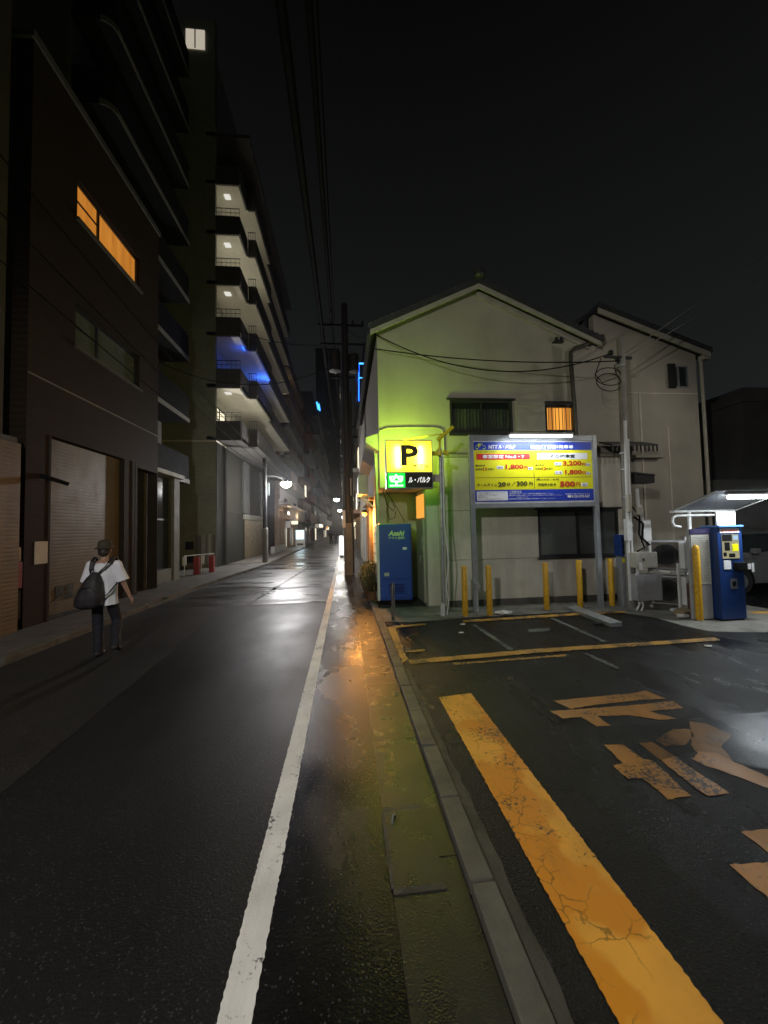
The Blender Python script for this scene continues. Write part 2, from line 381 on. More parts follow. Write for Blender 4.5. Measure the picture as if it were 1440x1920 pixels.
def blobs(name, mat, parts, voxel, parent, smooth=4, cut=None, noise_amp=0, extra=None):
    """one continuous surface fused from overlapping ellipsoids"""
    bm = bmesh.new()
    for c, r in parts:
        r = Vector((r, r, r)) if not hasattr(r, '__len__') else Vector(r)
        bmesh.ops.create_icosphere(bm, subdivisions=2, radius=1, matrix=Matrix.Translation(c) @ Matrix.Diagonal((*r, 1)))
    me = bpy.data.meshes.new(name); bm.to_mesh(me); bm.free()
    o = bpy.data.objects.new(name, me); COL.objects.link(o)
    md = o.modifiers.new("r", 'REMESH'); md.mode = 'VOXEL'; md.voxel_size = voxel
    sm = o.modifiers.new("s", 'SMOOTH'); sm.factor = .5; sm.iterations = smooth
    bpy.context.view_layer.update()
    m2 = bpy.data.meshes.new_from_object(o.evaluated_get(bpy.context.evaluated_depsgraph_get()))
    bpy.data.objects.remove(o); bpy.data.meshes.remove(me)
    bm = bmesh.new(); bm.from_mesh(m2)
    for co, no in (cut or []):
        r_ = bmesh.ops.bisect_plane(bm, geom=bm.verts[:]+bm.edges[:]+bm.faces[:], plane_co=co, plane_no=no, clear_outer=True)
        bmesh.ops.holes_fill(bm, edges=[e_ for e_ in bm.edges if e_.is_boundary])
    if noise_amp:
        from mathutils import noise as mn
        bm.normal_update()
        for v in bm.verts:
            q = v.co*11; q.z *= .45
            v.co += v.normal*mn.noise(q)*noise_amp
    if extra:
        vs = [bm.verts.new(v) for v in extra.v]
        for f_ in extra.f: bm.faces.new([vs[k] for k in f_])
    bm.to_mesh(m2); bm.free()
    m2.name = name; m2.materials.clear(); m2.materials.append(mt[mat]); m2.shade_smooth(); m2.set_sharp_from_angle(angle=R(55))
    ob = bpy.data.objects.new(name, m2); COL.objects.link(ob); ob.parent = parent
    return ob
def chain(pts, rad, n=7, sq=(1, 1, 1)):
    out = []
    pts = [Vector(p) for p in pts]
    for i in range(len(pts)-1):
        for k in range(n+1):
            t = k/n; r_ = rad[i]+(rad[i+1]-rad[i])*t
            out.append((pts[i].lerp(pts[i+1], t), (r_*sq[0], r_*sq[1], r_*sq[2])))
    return out

def jag(poly, z, amp=.006, step=.05):
    out = []
    for i in range(len(poly)):
        a, b = Vector((*poly[i], z)), Vector((*poly[(i+1) % len(poly)], z)); L = (b-a).length; n = max(1, int(L/step))
        nrm = Vector((-(b-a).y, (b-a).x, 0)).normalized()
        for k in range(n): out.append(a.lerp(b, k/n) + (nrm*random.uniform(-amp, amp) if k else Vector((0, 0, 0))))
    return out
def flat(polys, z, amp=.006, step=.05):
    mb = MB()
    for p in polys: mb.poly(jag(p, z, amp, step))
    return mb

# ================================================================ SETTING: ground, road, kerbs, markings
struct('ground', MB().poly([(-240, -60, -.012), (240, -60, -.012), (240, 420, -.012), (-240, 420, -.012)]), 'far_ground', 'dark flat city ground beyond the street', 'ground')
struct('road', MB().poly([(-4.95, -14, 0), (-.44, -14, 0), (-.44, 9.9, 0), (-4.95, 9.9, 0)]), 'road', 'wet dark asphalt street in front of the camera', 'road')
struct('road_far', MB().poly([(-4.95, 9.9, 0), (-.44, 9.9, 0), (-.44, 400, 0), (-4.3, 400, 0), (-4.3, 22, 0), (-4.95, 13, 0)]), 'road_wet', 'shining wet asphalt farther along the street', 'road')
struct('road_seam', flat([[(-4.9, 9.5), (-.56, 9.75), (-.56, 9.95), (-4.9, 9.85)], [(-2.5, 9.95), (-2.38, 9.95), (-1.7, 21), (-1.8, 21)], [(-3.9, 12.6), (-2.0, 12.2), (-.8, 12.7), (-1.9, 12.9)]], .003, .02, .15), 'road_old', 'dull repair seams crossing the shining street', 'road')
struct('road_patch', flat([[(-4.95, -14), (-2.2, -14), (-2.44, 3.0), (-2.95, 9.9), (-4.95, 9.9)]], .004, .01, .2), 'road_old', 'older browner asphalt along the left side of the street', 'road')
struct('road_shoulder', MB().poly([(-.44, -14, 0), (.205, -14, 0), (.205, 400, 0), (-.44, 400, 0)]), 'shoulder', 'asphalt shoulder between white line and gutter', 'road')
struct('edge_line', flat([[(-.505, -14), (-.375, -14), (-.375, 34), (-.505, 34)], [(-.505, 34), (-.375, 34), (-.36, 160), (-.52, 160)]], .004, .0035, .018), 'white_paint', 'white line painted along the street edge', 'road marking')
g = MB()
for i in range(-12, 40):
    y = i*1.2-.25
    g.box(.205, .575, y, y+1.192, -.03, .006)
struct('gutter', g, 'gutter', 'concrete gutter slabs beside the low kerb', 'gutter')
g = MB(); random.seed(3)
for i in range(-22, 55):
    y = i*.6+.13; dx = random.uniform(-.005, .005); g.box(.579+dx, .70+dx, y, y+random.uniform(.580, .592), -.03, .060+random.uniform(-.005, .005), rz=random.uniform(-.008, .008))
struct('kerb', g, 'kerb', 'low kerb of short stones edging the parking lot', 'kerb', bevel=.008)
struct('kerb_backing', flat([[(.704, -14), (.80, -14), (.78, 2.2), (.76, 4.9), (.704, 4.95)]], .036, .012, .08), 'mortar', 'rough mortar strip behind the kerb stones', 'kerb')
struct('parking_lot', MB().poly([(.70, -14, .03), (30, -14, .03), (30, 8.75, .03), (.70, 8.75, .03)]), 'lot', 'coarse dark wet asphalt of the parking lot', 'parking lot')
struct('concrete_apron', flat([[(.71, 7.42), (1.2, 7.25), (2.2, 7.42), (4.6, 7.5), (5.45, 7.25), (5.75, 6.7), (5.75, 6.1), (5.85, 5.75), (6.6, 5.55), (7.6, 5.9), (8.4, 6.6), (8.4, 8.69), (.71, 8.69)]], .034, .012, .08), 'apron', 'stained concrete strip along the house wall', 'apron')
struct('yellow_stripe', flat([[(.94, 4.03), (1.30, 4.08), (1.285, -3), (.925, -3)]], .034, .004, .015), 'yellow_paint', 'wide cracked yellow stripe painted on the lot', 'road marking')
struct('bay_outline', flat([[(.81, 5.20), (2.65, 5.36), (5.59, 5.43), (5.52, 5.28), (2.54, 5.19), (.81, 5.04)], [(.72, 6.97), (.86, 7.02), (.80, 5.21), (.71, 5.09)],
    [(.86, 7.06), (1.45, 7.12), (1.43, 7.02), (.86, 6.90)], [(.82, 5.59), (1.12, 5.62), (1.10, 5.53), (.82, 5.52)], [(2.18, 7.22), (4.6, 7.39), (5.6, 7.36), (5.5, 7.22), (4.41, 7.20), (2.15, 7.06)],
    [(7.75, 6.84), (12, 6.3), (12, 6.16), (7.75, 6.68)], [(7.7, 6.4), (12, 5.75), (12, 5.62), (7.7, 6.24)]], .0382, .008, .04), 'yellow_old', 'worn yellow outline of the marked parking bay', 'road marking')
struct('worn_outline', flat([[(1.36, 5.00), (2.98, 5.08), (2.94, 5.02), (1.35, 4.93)]], .034, .014, .03), 'yellow_old', 'nearly worn away yellow second line of the bay', 'road marking')
struct('faded_lines', flat([[(2.25, 6.87), (2.33, 6.89), (2.38, 5.40), (2.30, 5.40)], [(3.85, 7.08), (3.94, 7.10), (3.90, 5.53), (3.82, 5.52)], [(3.22, 5.07), (3.29, 5.08), (3.33, 4.5), (3.26, 4.47)], [(3.09, 6.41), (3.47, 6.41), (3.38, 6.22), (2.99, 6.22)]], .034, .01, .04), 'grey_line', 'faded white lines left from older parking bays', 'road marking')
KANJI = [[(2.06, 3.78), (2.94, 3.82), (3.13, 3.86), (3.18, 3.65), (2.91, 3.67), (2.39, 3.63), (2.12, 3.59)],
    [(1.91, 3.575), (2.38, 3.575), (2.86, 3.575), (3.2, 3.6), (3.18, 3.45), (2.81, 3.44), (2.95, 3.27), (2.77, 3.28), (2.58, 3.4), (2.28, 3.42), (2.29, 3.25), (2.16, 3.25), (2.13, 3.43), (1.95, 3.42)],
    [(2.03, 2.98), (2.19, 2.97), (2.19, 2.77), (2.25, 2.74), (2.19, 2.36), (2.02, 2.35), (2.03, 2.57), (1.92, 2.57), (1.92, 2.72), (2.01, 2.74)],
    [(2.32, 2.96), (2.44, 2.97), (2.46, 2.35), (2.3, 2.35), (2.29, 2.41)], [(2.49, 2.99), (2.76, 3.12), (2.9, 3.1), (2.86, 3.01), (2.65, 2.89), (2.49, 2.9)],
    [(3.02, 3.22), (3.12, 3.16), (3.16, 2.97), (2.91, 2.83), (2.81, 2.64), (2.84, 2.6), (2.87, 2.46), (2.92, 2.3), (2.84, 2.24), (2.71, 2.43), (2.62, 2.58), (2.56, 2.64), (2.55, 2.72), (2.65, 2.77), (2.7, 2.88)],
    [(2.21, 2.06), (2.38, 2.06), (2.58, 2.04), (2.3, 1.84), (2.21, 1.83)], [(1.94, 1.88), (2.15, 1.87), (2.33, 1.85), (2.14, 1.61), (1.94, 1.62)]]
struct('ground_lettering', flat(KANJI, .034, .006, .03), 'orange_film', 'thin orange painted characters on the lot asphalt', 'road marking')
m, n, l, b = nodes('rain_puddle')
b.inputs["Base Color"].default_value = (.04, .043, .043, 1); b.inputs["Roughness"].default_value = .30; b.inputs["Specular IOR Level"].default_value = .5
l.new(ramp(n, l, noise(n, l, 2.2, 5, .6), [(.30, .12), (.62, .50)]), b.inputs["Alpha"]); add_bump(n, l, b, noise(n, l, 30, 3), .06, .004); mt['puddle'] = m
struct('puddle', flat([[(2.16, 3.22), (2.47, 3.25), (2.91, 3.23), (3.33, 3.24), (3.77, 3.27), (4.4, 3.3), (4.8, 3.0), (4.3, 2.6), (3.34, 2.45), (2.96, 2.53), (2.84, 2.6), (2.79, 2.75), (2.64, 2.8), (2.23, 2.72), (2.18, 2.93), (2.09, 3.01)]], .0385, .012, .06), 'puddle', 'shallow rain puddle over the orange lettering', 'puddle')
g = MB().box(-9, -4.95, -14, 13, -.03, .10)
g.extrude([(-4.95, 13, -.03), (-4.3, 22, -.03), (-4.3, 200, -.03), (-9, 200, -.03), (-9, 13, -.03)], (0, 0, .13))
struct('pavement', g, 'pave', 'dark pavement along the left buildings', 'pavement')
g = MB(); random.seed(9)
for i in range(-8, 13):
    y = i*1.0; low = i in (4, 5, 10)
    g.box(-4.945, -4.80, y, y+.988, -.03, .045 if low else .115)
for i in range(10):
    p = Vector((-4.87, 13, 0)).lerp(Vector((-4.22, 22, 0)), i/10); q = Vector((-4.87, 13, 0)).lerp(Vector((-4.22, 22, 0)), (i+.98)/10)
    g.bar(p+Vector((0, 0, .04)), q+Vector((0, 0, .04)), .14, .15)
struct('pavement_kerb', g, 'kerb', 'kerb stones edging the left pavement', 'kerb', bevel=.008)
# metal covers let into the gutter and road
t = thing('gutter_cover', 'square cracked gutter cover with pale metal edges near the camera', 'manhole cover', (.36, 2.25, .006))
MB().box(.215, .475, 1.99, 2.51, .004, .012).build('lid', 'gutter', t)
MB().box(.205, .46, 2.512, 2.545, .004, .0115).box(.205, .47, 1.955, 1.99, .004, .0115).box(.195, .213, 1.99, 2.511, .004, .0105).build('frame', 'mortar', t)
MB().tube([(.25, 2.40, .016), (.26, 2.45, .03), (.28, 2.47, .016)], .006, 6).build('handle', 'galv', t)
t = thing('road_cover', 'dark oval manhole cover sunk in the shining road', 'manhole cover', (-1.2, 14.4, 0))
MB().lathe((-1.2, 14.4, 0), [(.33, .002), (.33, .007), (.30, .009), (.0, .009)], 24).build('lid', 'dark', t)
MB().lathe((-1.2, 14.4, 0), [(.40, .001), (.40, .006), (.335, .006), (.335, .001)], 24).build('rim', 'gutter', t)

# ================================================================ THE HOUSE beside the parking lot
FX, FZ, FN = (1, 0, 0), (0, 0, 1), (0, -1, 0)
house = thing('house', 'beige rendered two storey house with gable roof behind the price board', 'house', (3.2, 8.7, 0))
Y0 = 8.7
w = MB().wall((.80, Y0, 2.75), FX, FZ, FN, 5.40, 3.42, .18, [(1.68, 3.20, 1.27, 2.04), (4.03, 4.75, 1.31, 1.94)])
w.extrude([(.80, Y0, 6.17), (6.20, Y0, 6.17), (6.20, Y0, 6.18), (3.2, Y0, 7.48), (.80, Y0, 6.385)], (0, .18, 0))
w.build('wall', 'wall', house)
MB().box(.80, .98, 8.885, 16.4, 2.75, 6.37).box(.98, 6.2, 16.2, 16.4, 0, 6.15).build('side_wall', 'wall', house)
MB().box(.80, .98, 10.2, 16.4, 0, 2.745).build('side_wall', 'wall_low', house)
# recess at ground floor left
MB().box(.85, 1.50, 10.0, 10.18, 0, 2.74).box(1.505, 2.1, 10.05, 10.18, 0, 2.74).build('recess_wall', 'wall', house)
MB().box(.81, 2.27, 8.89, 10.18, 2.752, 2.80).build('recess_ceiling', 'wall_low', house)
MB().box(1.86, 2.275, 8.72, 10.04, 0, 2.745).build('recess_side', 'wall_low', house)
dr = MB().box(1.81, 1.857, 8.95, 9.75, .06, 2.02).build('door', 'trim', house)
MB().tube([(1.80, 9.05, .98), (1.76, 9.05, 1.0), (1.76, 9.05, 1.12), (1.80, 9.05, 1.14)], .012, 8).build('handle', 'alu', dr)
MB().box(1.79, 1.809, 8.99, 9.01, 1.3, 1.6).build('letter_slot', 'alu', dr)
MB().box(1.82, 1.857, 8.95, 9.75, 2.06, 2.62).build('transom', 'e_window2', house)
# lower front wall: three cement boards, tall joint gaps between them
w = MB()
holes = [(2.18, 4.18, 1.07, 2.17)]
w.wall((2.28, 8.56, 0), FX, FZ, FN, 4.3, 1.06, .14, [])
w.wall((2.28, 8.56, 1.07), FX, FZ, FN, 4.3, 1.11, .14, [(2.18, 4.18, 0, 1.10)])
w.wall((2.28, 8.56, 2.19), FX, FZ, FN, 4.3, 1.22, .14, [])
w.build('lower_wall', 'wall_low', house)
MB().box(2.29, 6.5, 8.66, 8.71, 1.055, 1.075).box(2.29, 6.5, 8.66, 8.71, 2.175, 2.195).build('joint', 'black', house)
MB().box(2.29, 6.56, 8.50, 8.555, .035, .16).build('plinth', 'conc_dark', house)
MB().extrude([(2.24, 8.695, 3.55), (2.24, 8.50, 3.47), (2.24, 8.50, 3.415), (2.24, 8.695, 3.415)], (4.36, 0, 0)).build('flashing', 'trim', house)
MB().tube([(.82, 8.66, 4.05), (1.0, 8.66, 4.11), (1.5, 8.66, 4.13), (2.1, 8.66, 4.13), (2.27, 8.66, 4.08), (2.3, 8.66, 3.9), (2.3, 8.66, 3.56)], .022, 8).build('service_pipe', 'trim', house, smooth=True)
MB().box(2.14, 2.26, 8.60, 8.715, 0, 3.5).build('corner_post', 'wall_low', house)
# upper dark window with curtain
f = MB().wall((2.48, 8.68, 4.02), FX, FZ, FN, 1.52, .77, .06, [(.05, .74, .05, .72), (.78, 1.47, .05, .72)]).build('window', 'dark', house)
MB().box(2.53, 3.22, 8.73, 8.735, 4.07, 4.74).box(3.26, 3.95, 8.73, 8.735, 4.07, 4.74).build('pane', 'glass', f)
cu = MB(); N = 60
for i in range(N):
    xa, xb = 2.5+1.48*i/N, 2.5+1.48*(i+1)/N
    ya, yb = 8.80+.018*math.sin(i*1.9)+.01*math.sin(i*.7), 8.80+.018*math.sin((i+1)*1.9)+.01*math.sin((i+1)*.7)
    cu.poly([(xa, ya, 4.03), (xb, yb, 4.03), (xb, yb, 4.62), (xa, ya, 4.62)])
cu.build('curtain', 'curtain', f)
MB().box(2.40, 4.06, 8.62, 8.695, 4.795, 4.83).box(2.44, 4.04, 8.63, 8.695, 3.95, 4.015).build('window_trim', 'dark', house)
MB().box(2.5, 4.0, 8.881, 9.5, 4.0, 4.82).build('room_interior', 'black', house)
MB().box(4.07, 4.80, 8.655, 8.697, 4.05, 4.77).build('shutter_box', 'trim', house)
# lit window with bars
f = MB().wall((4.83, 8.69, 4.06), FX, FZ, FN, .72, .63, .05, [(.04, .68, .04, .59)]).build('window', 'dark', house)
MB().box(4.87, 5.51, 8.76, 8.77, 4.10, 4.65).build('pane', 'e_window2', f)
MB().box(4.95, 5.07, 8.752, 8.757, 4.10, 4.65).box(5.33, 5.46, 8.752, 8.757, 4.10, 4.65).build('curtain', 'e_window', f)
g = MB()
for i in range(8): g.tube([(4.88+i*.089, 8.655, 4.05), (4.88+i*.089, 8.655, 4.70)], .009, 6)
g.box(4.82, 5.56, 8.645, 8.665, 4.69, 4.715).box(4.82, 5.56, 8.645, 8.665, 4.035, 4.06)
g.build('window_bars', 'dark', house)
MB().box(4.80, 5.58, 8.60, 8.695, 4.74, 4.77).build('window_hood', 'dark', house)
# lower frosted sliding window
f = MB().wall((4.46, 8.55, 1.07), FX, FZ, FN, 2.0, 1.10, .06, [(.05, .95, .06, 1.04), (1.0, 1.95, .06, 1.04)]).build('window', 'dark', house)
MB().box(4.51, 5.41, 8.585, 8.592, 1.13, 2.11).build('pane', 'frost', f); MB().box(5.46, 6.41, 8.595, 8.602, 1.13, 2.11).build('pane', M('dim_frost', (.055, .06, .058), .3, var=.1, vs=1.5), f)
MB().box(4.40, 6.52, 8.50, 8.548, 2.17, 2.21).box(4.42, 6.5, 8.49, 8.548, 1.03, 1.068).build('window_trim', 'dark', house)
# right wing
MB().wall((6.20, 8.74, 0), FX, FZ, FN, 2.72, 5.90, .18, [(1.93, 2.47, 5.20, 5.75)]).extrude([(6.20, 8.74, 5.90), (8.92, 8.74, 5.90), (8.92, 8.74, 6.05), (6.24, 8.74, 7.0), (6.20, 8.74, 7.0)], (0, .18, 0)).build('wing_wall', 'wall', house)
MB().box(8.74, 8.92, 8.93, 15, 0, 6.0).build('wing_side_wall', 'wall', house)
f = MB().wall((8.13, 8.72, 5.20), FX, FZ, FN, .54, .55, .06, [(.03, .25, .03, .52), (.29, .51, .03, .52)]).build('window', 'alu', house)
MB().box(8.16, 8.38, 8.745, 8.752, 5.23, 5.72).box(8.42, 8.64, 8.752, 8.757, 5.23, 5.72).build('pane', 'glass_dark', f)
g = MB()
for i in range(7): g.box(8.08+.03*i, 8.095+.03*i, 8.66, 8.69, 5.16, 5.78)
g.build('window_bars', 'dark', house)
MB().box(7.0, 8.9, 8.715, 8.738, 5.02, 5.05).box(7.3, 7.34, 8.715, 8.738, .4, 5.0).box(8.02, 8.05, 8.715, 8.738, .4, 4.2).build('wall_joint', 'wall_low', house)
# roofs
def slab(a, b_, y0, y1, th):
    (x0, z0), (x1, z1) = a, b_
    return [(x0, y0, z0), (x1, y0, z1), (x1, y0, z1+th), (x0, y0, z0+th)], (0, y1-y0, 0)
rf = MB().extrude(*slab((.62, 6.315), (3.2, 7.50), 8.44, 16.7, .13)).extrude(*slab((3.2, 7.50), (6.22, 6.18), 8.44, 16.7, .13)).build('roof', 'roof', house)
MB().tube([(3.2, 8.42, 7.64), (3.2, 16.7, 7.64)], .10, 10).lathe((3.2, 8.40, 7.57), [(.08, 0), (.14, .05), (.13, .16), (.05, .24)], 10).build('ridge_tile', 'roof', rf)
g = MB()
for k in range(46):
    x = .64+5.56*k/45; z = 6.39+(x-.48)*.46 if x < 3.2 else 7.64-(x-3.2)*.437
    g.tube([(x, 8.44, z-.03), (x, 8.60, z-.01)], .045, 6)
g.build('edge_tile', 'roof', rf)
MB().extrude(*slab((.63, 6.20), (3.2, 7.385), 8.46, 8.50, .11)).extrude(*slab((3.2, 7.385), (6.20, 6.075), 8.46, 8.50, .11)).extrude(*slab((3.2, 7.30), (6.0, 6.08), 8.66, 8.695, .16)).build('barge_board', 'trim', house)
MB().box(.57, .66, 8.5, 16.7, 6.22, 6.315).build('gutter', 'dark', house)
MB().extrude(*slab((6.18, 7.04), (9.12, 6.0), 8.46, 15, .12)).extrude([(6.18, 9.0, 7.04), (5.1, 9.0, 6.45), (5.1, 9.0, 6.57), (6.18, 9.0, 7.16)], (0, 6, 0)).build('roof', 'roof', house)
MB().extrude([(5.62, 8.92, 6.42), (6.17, 8.92, 6.2), (6.17, 8.92, 7.03)], (0, .1, 0)).build('valley_panel', 'roof', house)
MB().extrude(*slab((6.17, 6.91), (9.08, 5.885), 8.48, 8.52, .125)).box(8.95, 9.12, 8.53, 8.7, 5.86, 5.98).build('barge_board', 'trim', house)
g = MB().tube([(6.22, 8.52, 6.36), (6.18, 8.58, 6.28), (6.0, 8.62, 6.22), (5.62, 8.63, 6.08), (5.50, 8.63, 5.98), (5.49, 8.63, 5.8), (5.53, 8.63, 4.8), (5.55, 8.63, 3.6)], .045, 10)
g.box(6.14, 6.28, 8.46, 8.62, 6.22, 6.36).build('drainpipe', 'pipe_dark', house, smooth=True)
MB().tube([(9.0, 8.68, 5.9), (9.0, 8.68, .05)], .04, 8).build('drainpipe', 'trim', house, smooth=True)
g = MB()
for x in (5.14, 5.26): g.lathe((x, 8.60, 6.25), [(.02, 0), (.05, .02), (.035, .04), (.05, .06), (.02, .09)], 8)
g.box(5.08, 5.32, 8.585, 8.698, 6.22, 6.25).build('insulator', 'dark', house)
# small awning over the lower right
g = MB().extrude([(6.06, 8.55, 3.78), (6.06, 8.10, 3.62), (6.06, 8.10, 3.58), (6.06, 8.55, 3.74)], (1.12, 0, 0))
for i in range(12): g.box(6.06+.1*i, 6.08+.1*i, 8.09, 8.12, 3.46, 3.62)
g.build('awning', 'dark', house)
MB().box(6.62, 7.74, 8.56, 8.735, 3.40, 3.46).build('ledge', 'trim', house)
# street side details
MB().extrude([(.80, 8.75, 4.02), (.50, 8.75, 3.92), (.50, 8.75, 3.80), (.80, 8.75, 3.60)], (0, 4.5, 0)).build('side_canopy', 'trim', house)
MB().box(.70, .798, 11.3, 11.4, 0, 2.6).box(.70, .798, 12.6, 12.7, 0, 2.6).box(.66, .797, 10.6, 14.5, 2.62, 2.75).build('shopfront_frame', 'brown_wall', house)
MB().box(.76, .797, 11.45, 12.55, .5, 2.3).box(.76, .797, 12.8, 13.9, .5, 2.3).build('shop_window', 'e_dim', house)
MB().tube([(.74, 8.80, 3.55), (.74, 8.80, 3.2), (.74, 8.82, 1.96)], .03, 8).tube([(.70, 8.78, 3.6), (.72, 8.78, 3.0), (.73, 8.78, 2.3)], .012, 6).build('drainpipe', 'trim', house)
MB().tube([(.86, 8.68, 2.70), (.95, 8.67, 2.35), (1.10, 8.67, 2.20), (1.12, 8.67, 2.32), (1.0, 8.67, 2.45), (.94, 8.67, 2.2), (1.0, 8.67, 2.02), (1.12, 8.68, 2.06), (1.14, 8.68, 2.2)], .008, 6).tube([(.9, 8.68, 2.72), (1.2, 8.9, 2.3), (1.55, 9.9, 1.95)], .007, 6).build('loose_cable', 'cable', house)

ac = thing('wall_air_conditioner', 'air conditioner outdoor unit hung on the street side of the house', 'air conditioner', (.56, 10.5, 2.7))
MB().box(.36, .62, 10.2, 10.95, 2.74, 3.27).build('casing', 'cream', ac, bevel=.02)
MB().lathe((0, 0, 0), [(.22, 0), (.22, .012), (.19, .016), (.03, .016)], 24).build('fan_grille', 'grey_box', ac, local=True).matrix_local = Matrix.Translation((-.202, .05, .30)) @ Matrix.Rotation(-math.pi/2, 4, 'Y')
MB().bar((.46, 10.45, 2.71), (.80, 10.45, 2.71), .04).bar((.46, 11.1, 2.71), (.80, 11.1, 2.71), .04).bar((.48, 10.45, 2.69), (.80, 10.45, 2.40), .03).bar((.48, 11.1, 2.69), (.80, 11.1, 2.40), .03).build('bracket', 'frame_grey', ac)
ol = thing('wall_lamp', 'orange sodium lamp glowing on the house side above the plants', 'lamp', (.56, 11, 2.2))
MB().tube([(.80, 11.0, 2.42), (.66, 11.0, 2.46), (.56, 11.0, 2.36)], .015, 8).build('arm', 'dark', ol)
MB().lathe((.55, 11.0, 2.27), [(.03, .10), (.10, .06), (.13, 0.02), (.12, .015)], 14).build('shade', 'dark', ol)
MB().lathe((.55, 11.0, 2.19), [(.02, 0), (.06, .02), (.075, .06), (.05, .10)], 14).build('bulb', 'e_sodium', ol)
light('sodium_light', 'POINT', (.42, 10.93, 2.12), 150, (1, .42, .08), .08)

# ================================================================ VENDING MACHINE in the recess
vm = thing('vending_machine', 'tall blue drinks vending machine seen from its side beside the house', 'vending machine', (1.18, 9.55, .03))
MB().box(.80, 1.58, 9.2, 9.94, .10, 1.93).build('cabinet', 'vblue', vm, bevel=.025)
MB().box(.84, 1.55, 9.24, 9.9, .03, .10).build('base', 'black', vm)
MB().box(.84, 1.54, 9.192, 9.198, .60, .606).box(.84, 1.54, 9.192, 9.198, .16, .166).box(1.545, 1.551, 9.192, 9.198, .16, 1.88).build('seam', 'black', vm)
MB().box(1.36, 1.46, 9.194, 9.198, 1.30, 1.36).build('sticker', 'sign_white', vm); MB().box(.90, 1.02, 9.194, 9.198, .68, .76).build('sticker', 'cream', vm)
g = MB()
for k in range(7): g.box(1.0, 1.38, 9.193, 9.198, .26+k*.035, .272+k*.035)
g.build('vent', 'black', vm)
fr = MB().box(.735, .798, 9.2, 9.94, .10, 1.92).build('front_panel', 'white', vm, bevel=.015)
MB().box(.725, .733, 9.26, 9.88, 1.0, 1.75).build('display', 'e_panel', fr)
g = MB()
for z in (1.68, 1.44, 1.20, .98):
    for k in range(7): g.box(.712, .724, 9.28+k*.088, 9.33+k*.088, z, z+.03)
g.build('button', 'white', fr); MB().box(.72, .733, 9.35, 9.8, .3, .5).build('delivery_flap', 'black', fr)
g = MB(); text_mesh(g, "Asahi", (1.215, 9.196, 1.70), FX, FZ, .125, .40, .03, .25); text_mesh(g, "アサヒ飲料", (1.215, 9.196, 1.585), FX, FZ, .07, .40, .015)
g.build('lettering', 'ink_lime', vm)

# plants by the vending machine
def plant(name, label, loc, h, rad, n, mat, seed):
    random.seed(seed); p = thing(name, label, 'plant', loc, None)
    MB().lathe((0, 0, 0), [(.10, 0), (.12, .02), (.15, .20), (.16, .20), (.16, .23), (.13, .23), (.12, .19)], 14).build('pot', 'pot', p, local=True)
    st = MB(); lf = MB()
    for k in range(14):
        a = random.uniform(0, 6.28); q = Vector((math.cos(a)*rad*random.uniform(.3, .9), math.sin(a)*rad*random.uniform(.3, .9), h*random.uniform(.5, 1)))
        st.tube([(0, 0, .18), q*.5+Vector((0, 0, .15)), q], .008, 5)
    for k in range(n):
        u = random.random(); a = random.uniform(0, 6.28); rr = rad*math.sqrt(random.random())*(.55+.45*math.sin(3.1*u)); z = .2+(h-.2)*u
        c = Vector((rr*math.cos(a), rr*math.sin(a), z)); d = Vector((random.uniform(-1, 1), random.uniform(-1, 1), random.uniform(-.5, .8))).normalized()
        s_ = d.cross(Vector((0, 0, 1))).normalized()*random.uniform(.012, .022); L = random.uniform(.05, .09)
        lf.poly([c, c+d*L*.5+s_, c+d*L, c+d*L*.5-s_])
    st.build('stem', 'stem', p, local=True); lf.build('foliage', mat, p, local=True)
plant('potted_shrub', 'bright bushy potted shrub right beside the blue vending machine', (.62, 9.75, .03), .95, .26, 1100, 'leaf', 1)
plant('potted_shrub', 'darker potted shrub against the house under the orange lamp', (.60, 10.6, .03), .85, .27, 1000, 'leaf2', 2)
plant('potted_shrub', 'low dark potted shrub farthest along the house wall', (.58, 11.5, .03), .6, .25, 700, 'leaf2', 5)

# ================================================================ LIT PARKING SIGN on its pole
ps = thing('parking_sign', 'lit yellow P parking sign box with a green vacancy panel', 'sign', (1.29, 7.62, 2.6))
g = MB().box(.82, 1.76, 7.52, 7.74, 3.555, 3.575).box(.82, .835, 7.52, 7.74, 2.6, 3.555).box(1.745, 1.76, 7.52, 7.74, 2.6, 3.555).box(.835, 1.745, 7.52, 7.74, 2.6, 2.615).box(.835, 1.745, 7.525, 7.735, 2.915, 2.93)
g.build('case', 'frame_grey', ps)
m, n, l, b = nodes('lightbox_yellow')
tr = n.new("ShaderNodeBsdfTranslucent"); tr.inputs[0].default_value = (1, .84, .14, 1)
em = n.new("ShaderNodeEmission"); em.inputs[0].default_value = (1, .80, .0, 1); em.inputs[1].default_value = .85
ad = n.new("ShaderNodeAddShader"); l.new(tr.outputs[0], ad.inputs[0]); l.new(em.outputs[0], ad.inputs[1]); l.new(ad.outputs[0], n["Material Output"].inputs[0]); mt['lightbox'] = m
MB().poly([(.836, 7.522, 2.931), (1.744, 7.522, 2.931), (1.744, 7.522, 3.554), (.836, 7.522, 3.554)]).build('front_face', 'lightbox', ps)
MB().box(.836, 1.744, 7.736, 7.739, 2.931, 3.554).build('back_face', 'e_yellow', ps)
MB().tube([(1.06, 7.575, 3.02), (1.06, 7.575, 3.44)], .016, 8).tube([(1.52, 7.575, 3.02), (1.52, 7.575, 3.44)], .016, 8).build('tube', EM('sign_tube', (1, .95, .8), 48), ps)
g = MB(); text_mesh(g, "P", (1.30, 7.517, 3.265), FX, FZ, .41, .35, .03); g.build('letter', 'ink_black', ps)
g = MB(); text_mesh(g, "時間貸", (1.52, 7.516, 3.05), FX, FZ, .085, .32, .02); g.build('lettering', M('olive_ink', (.05, .045, 0), .5), ps)
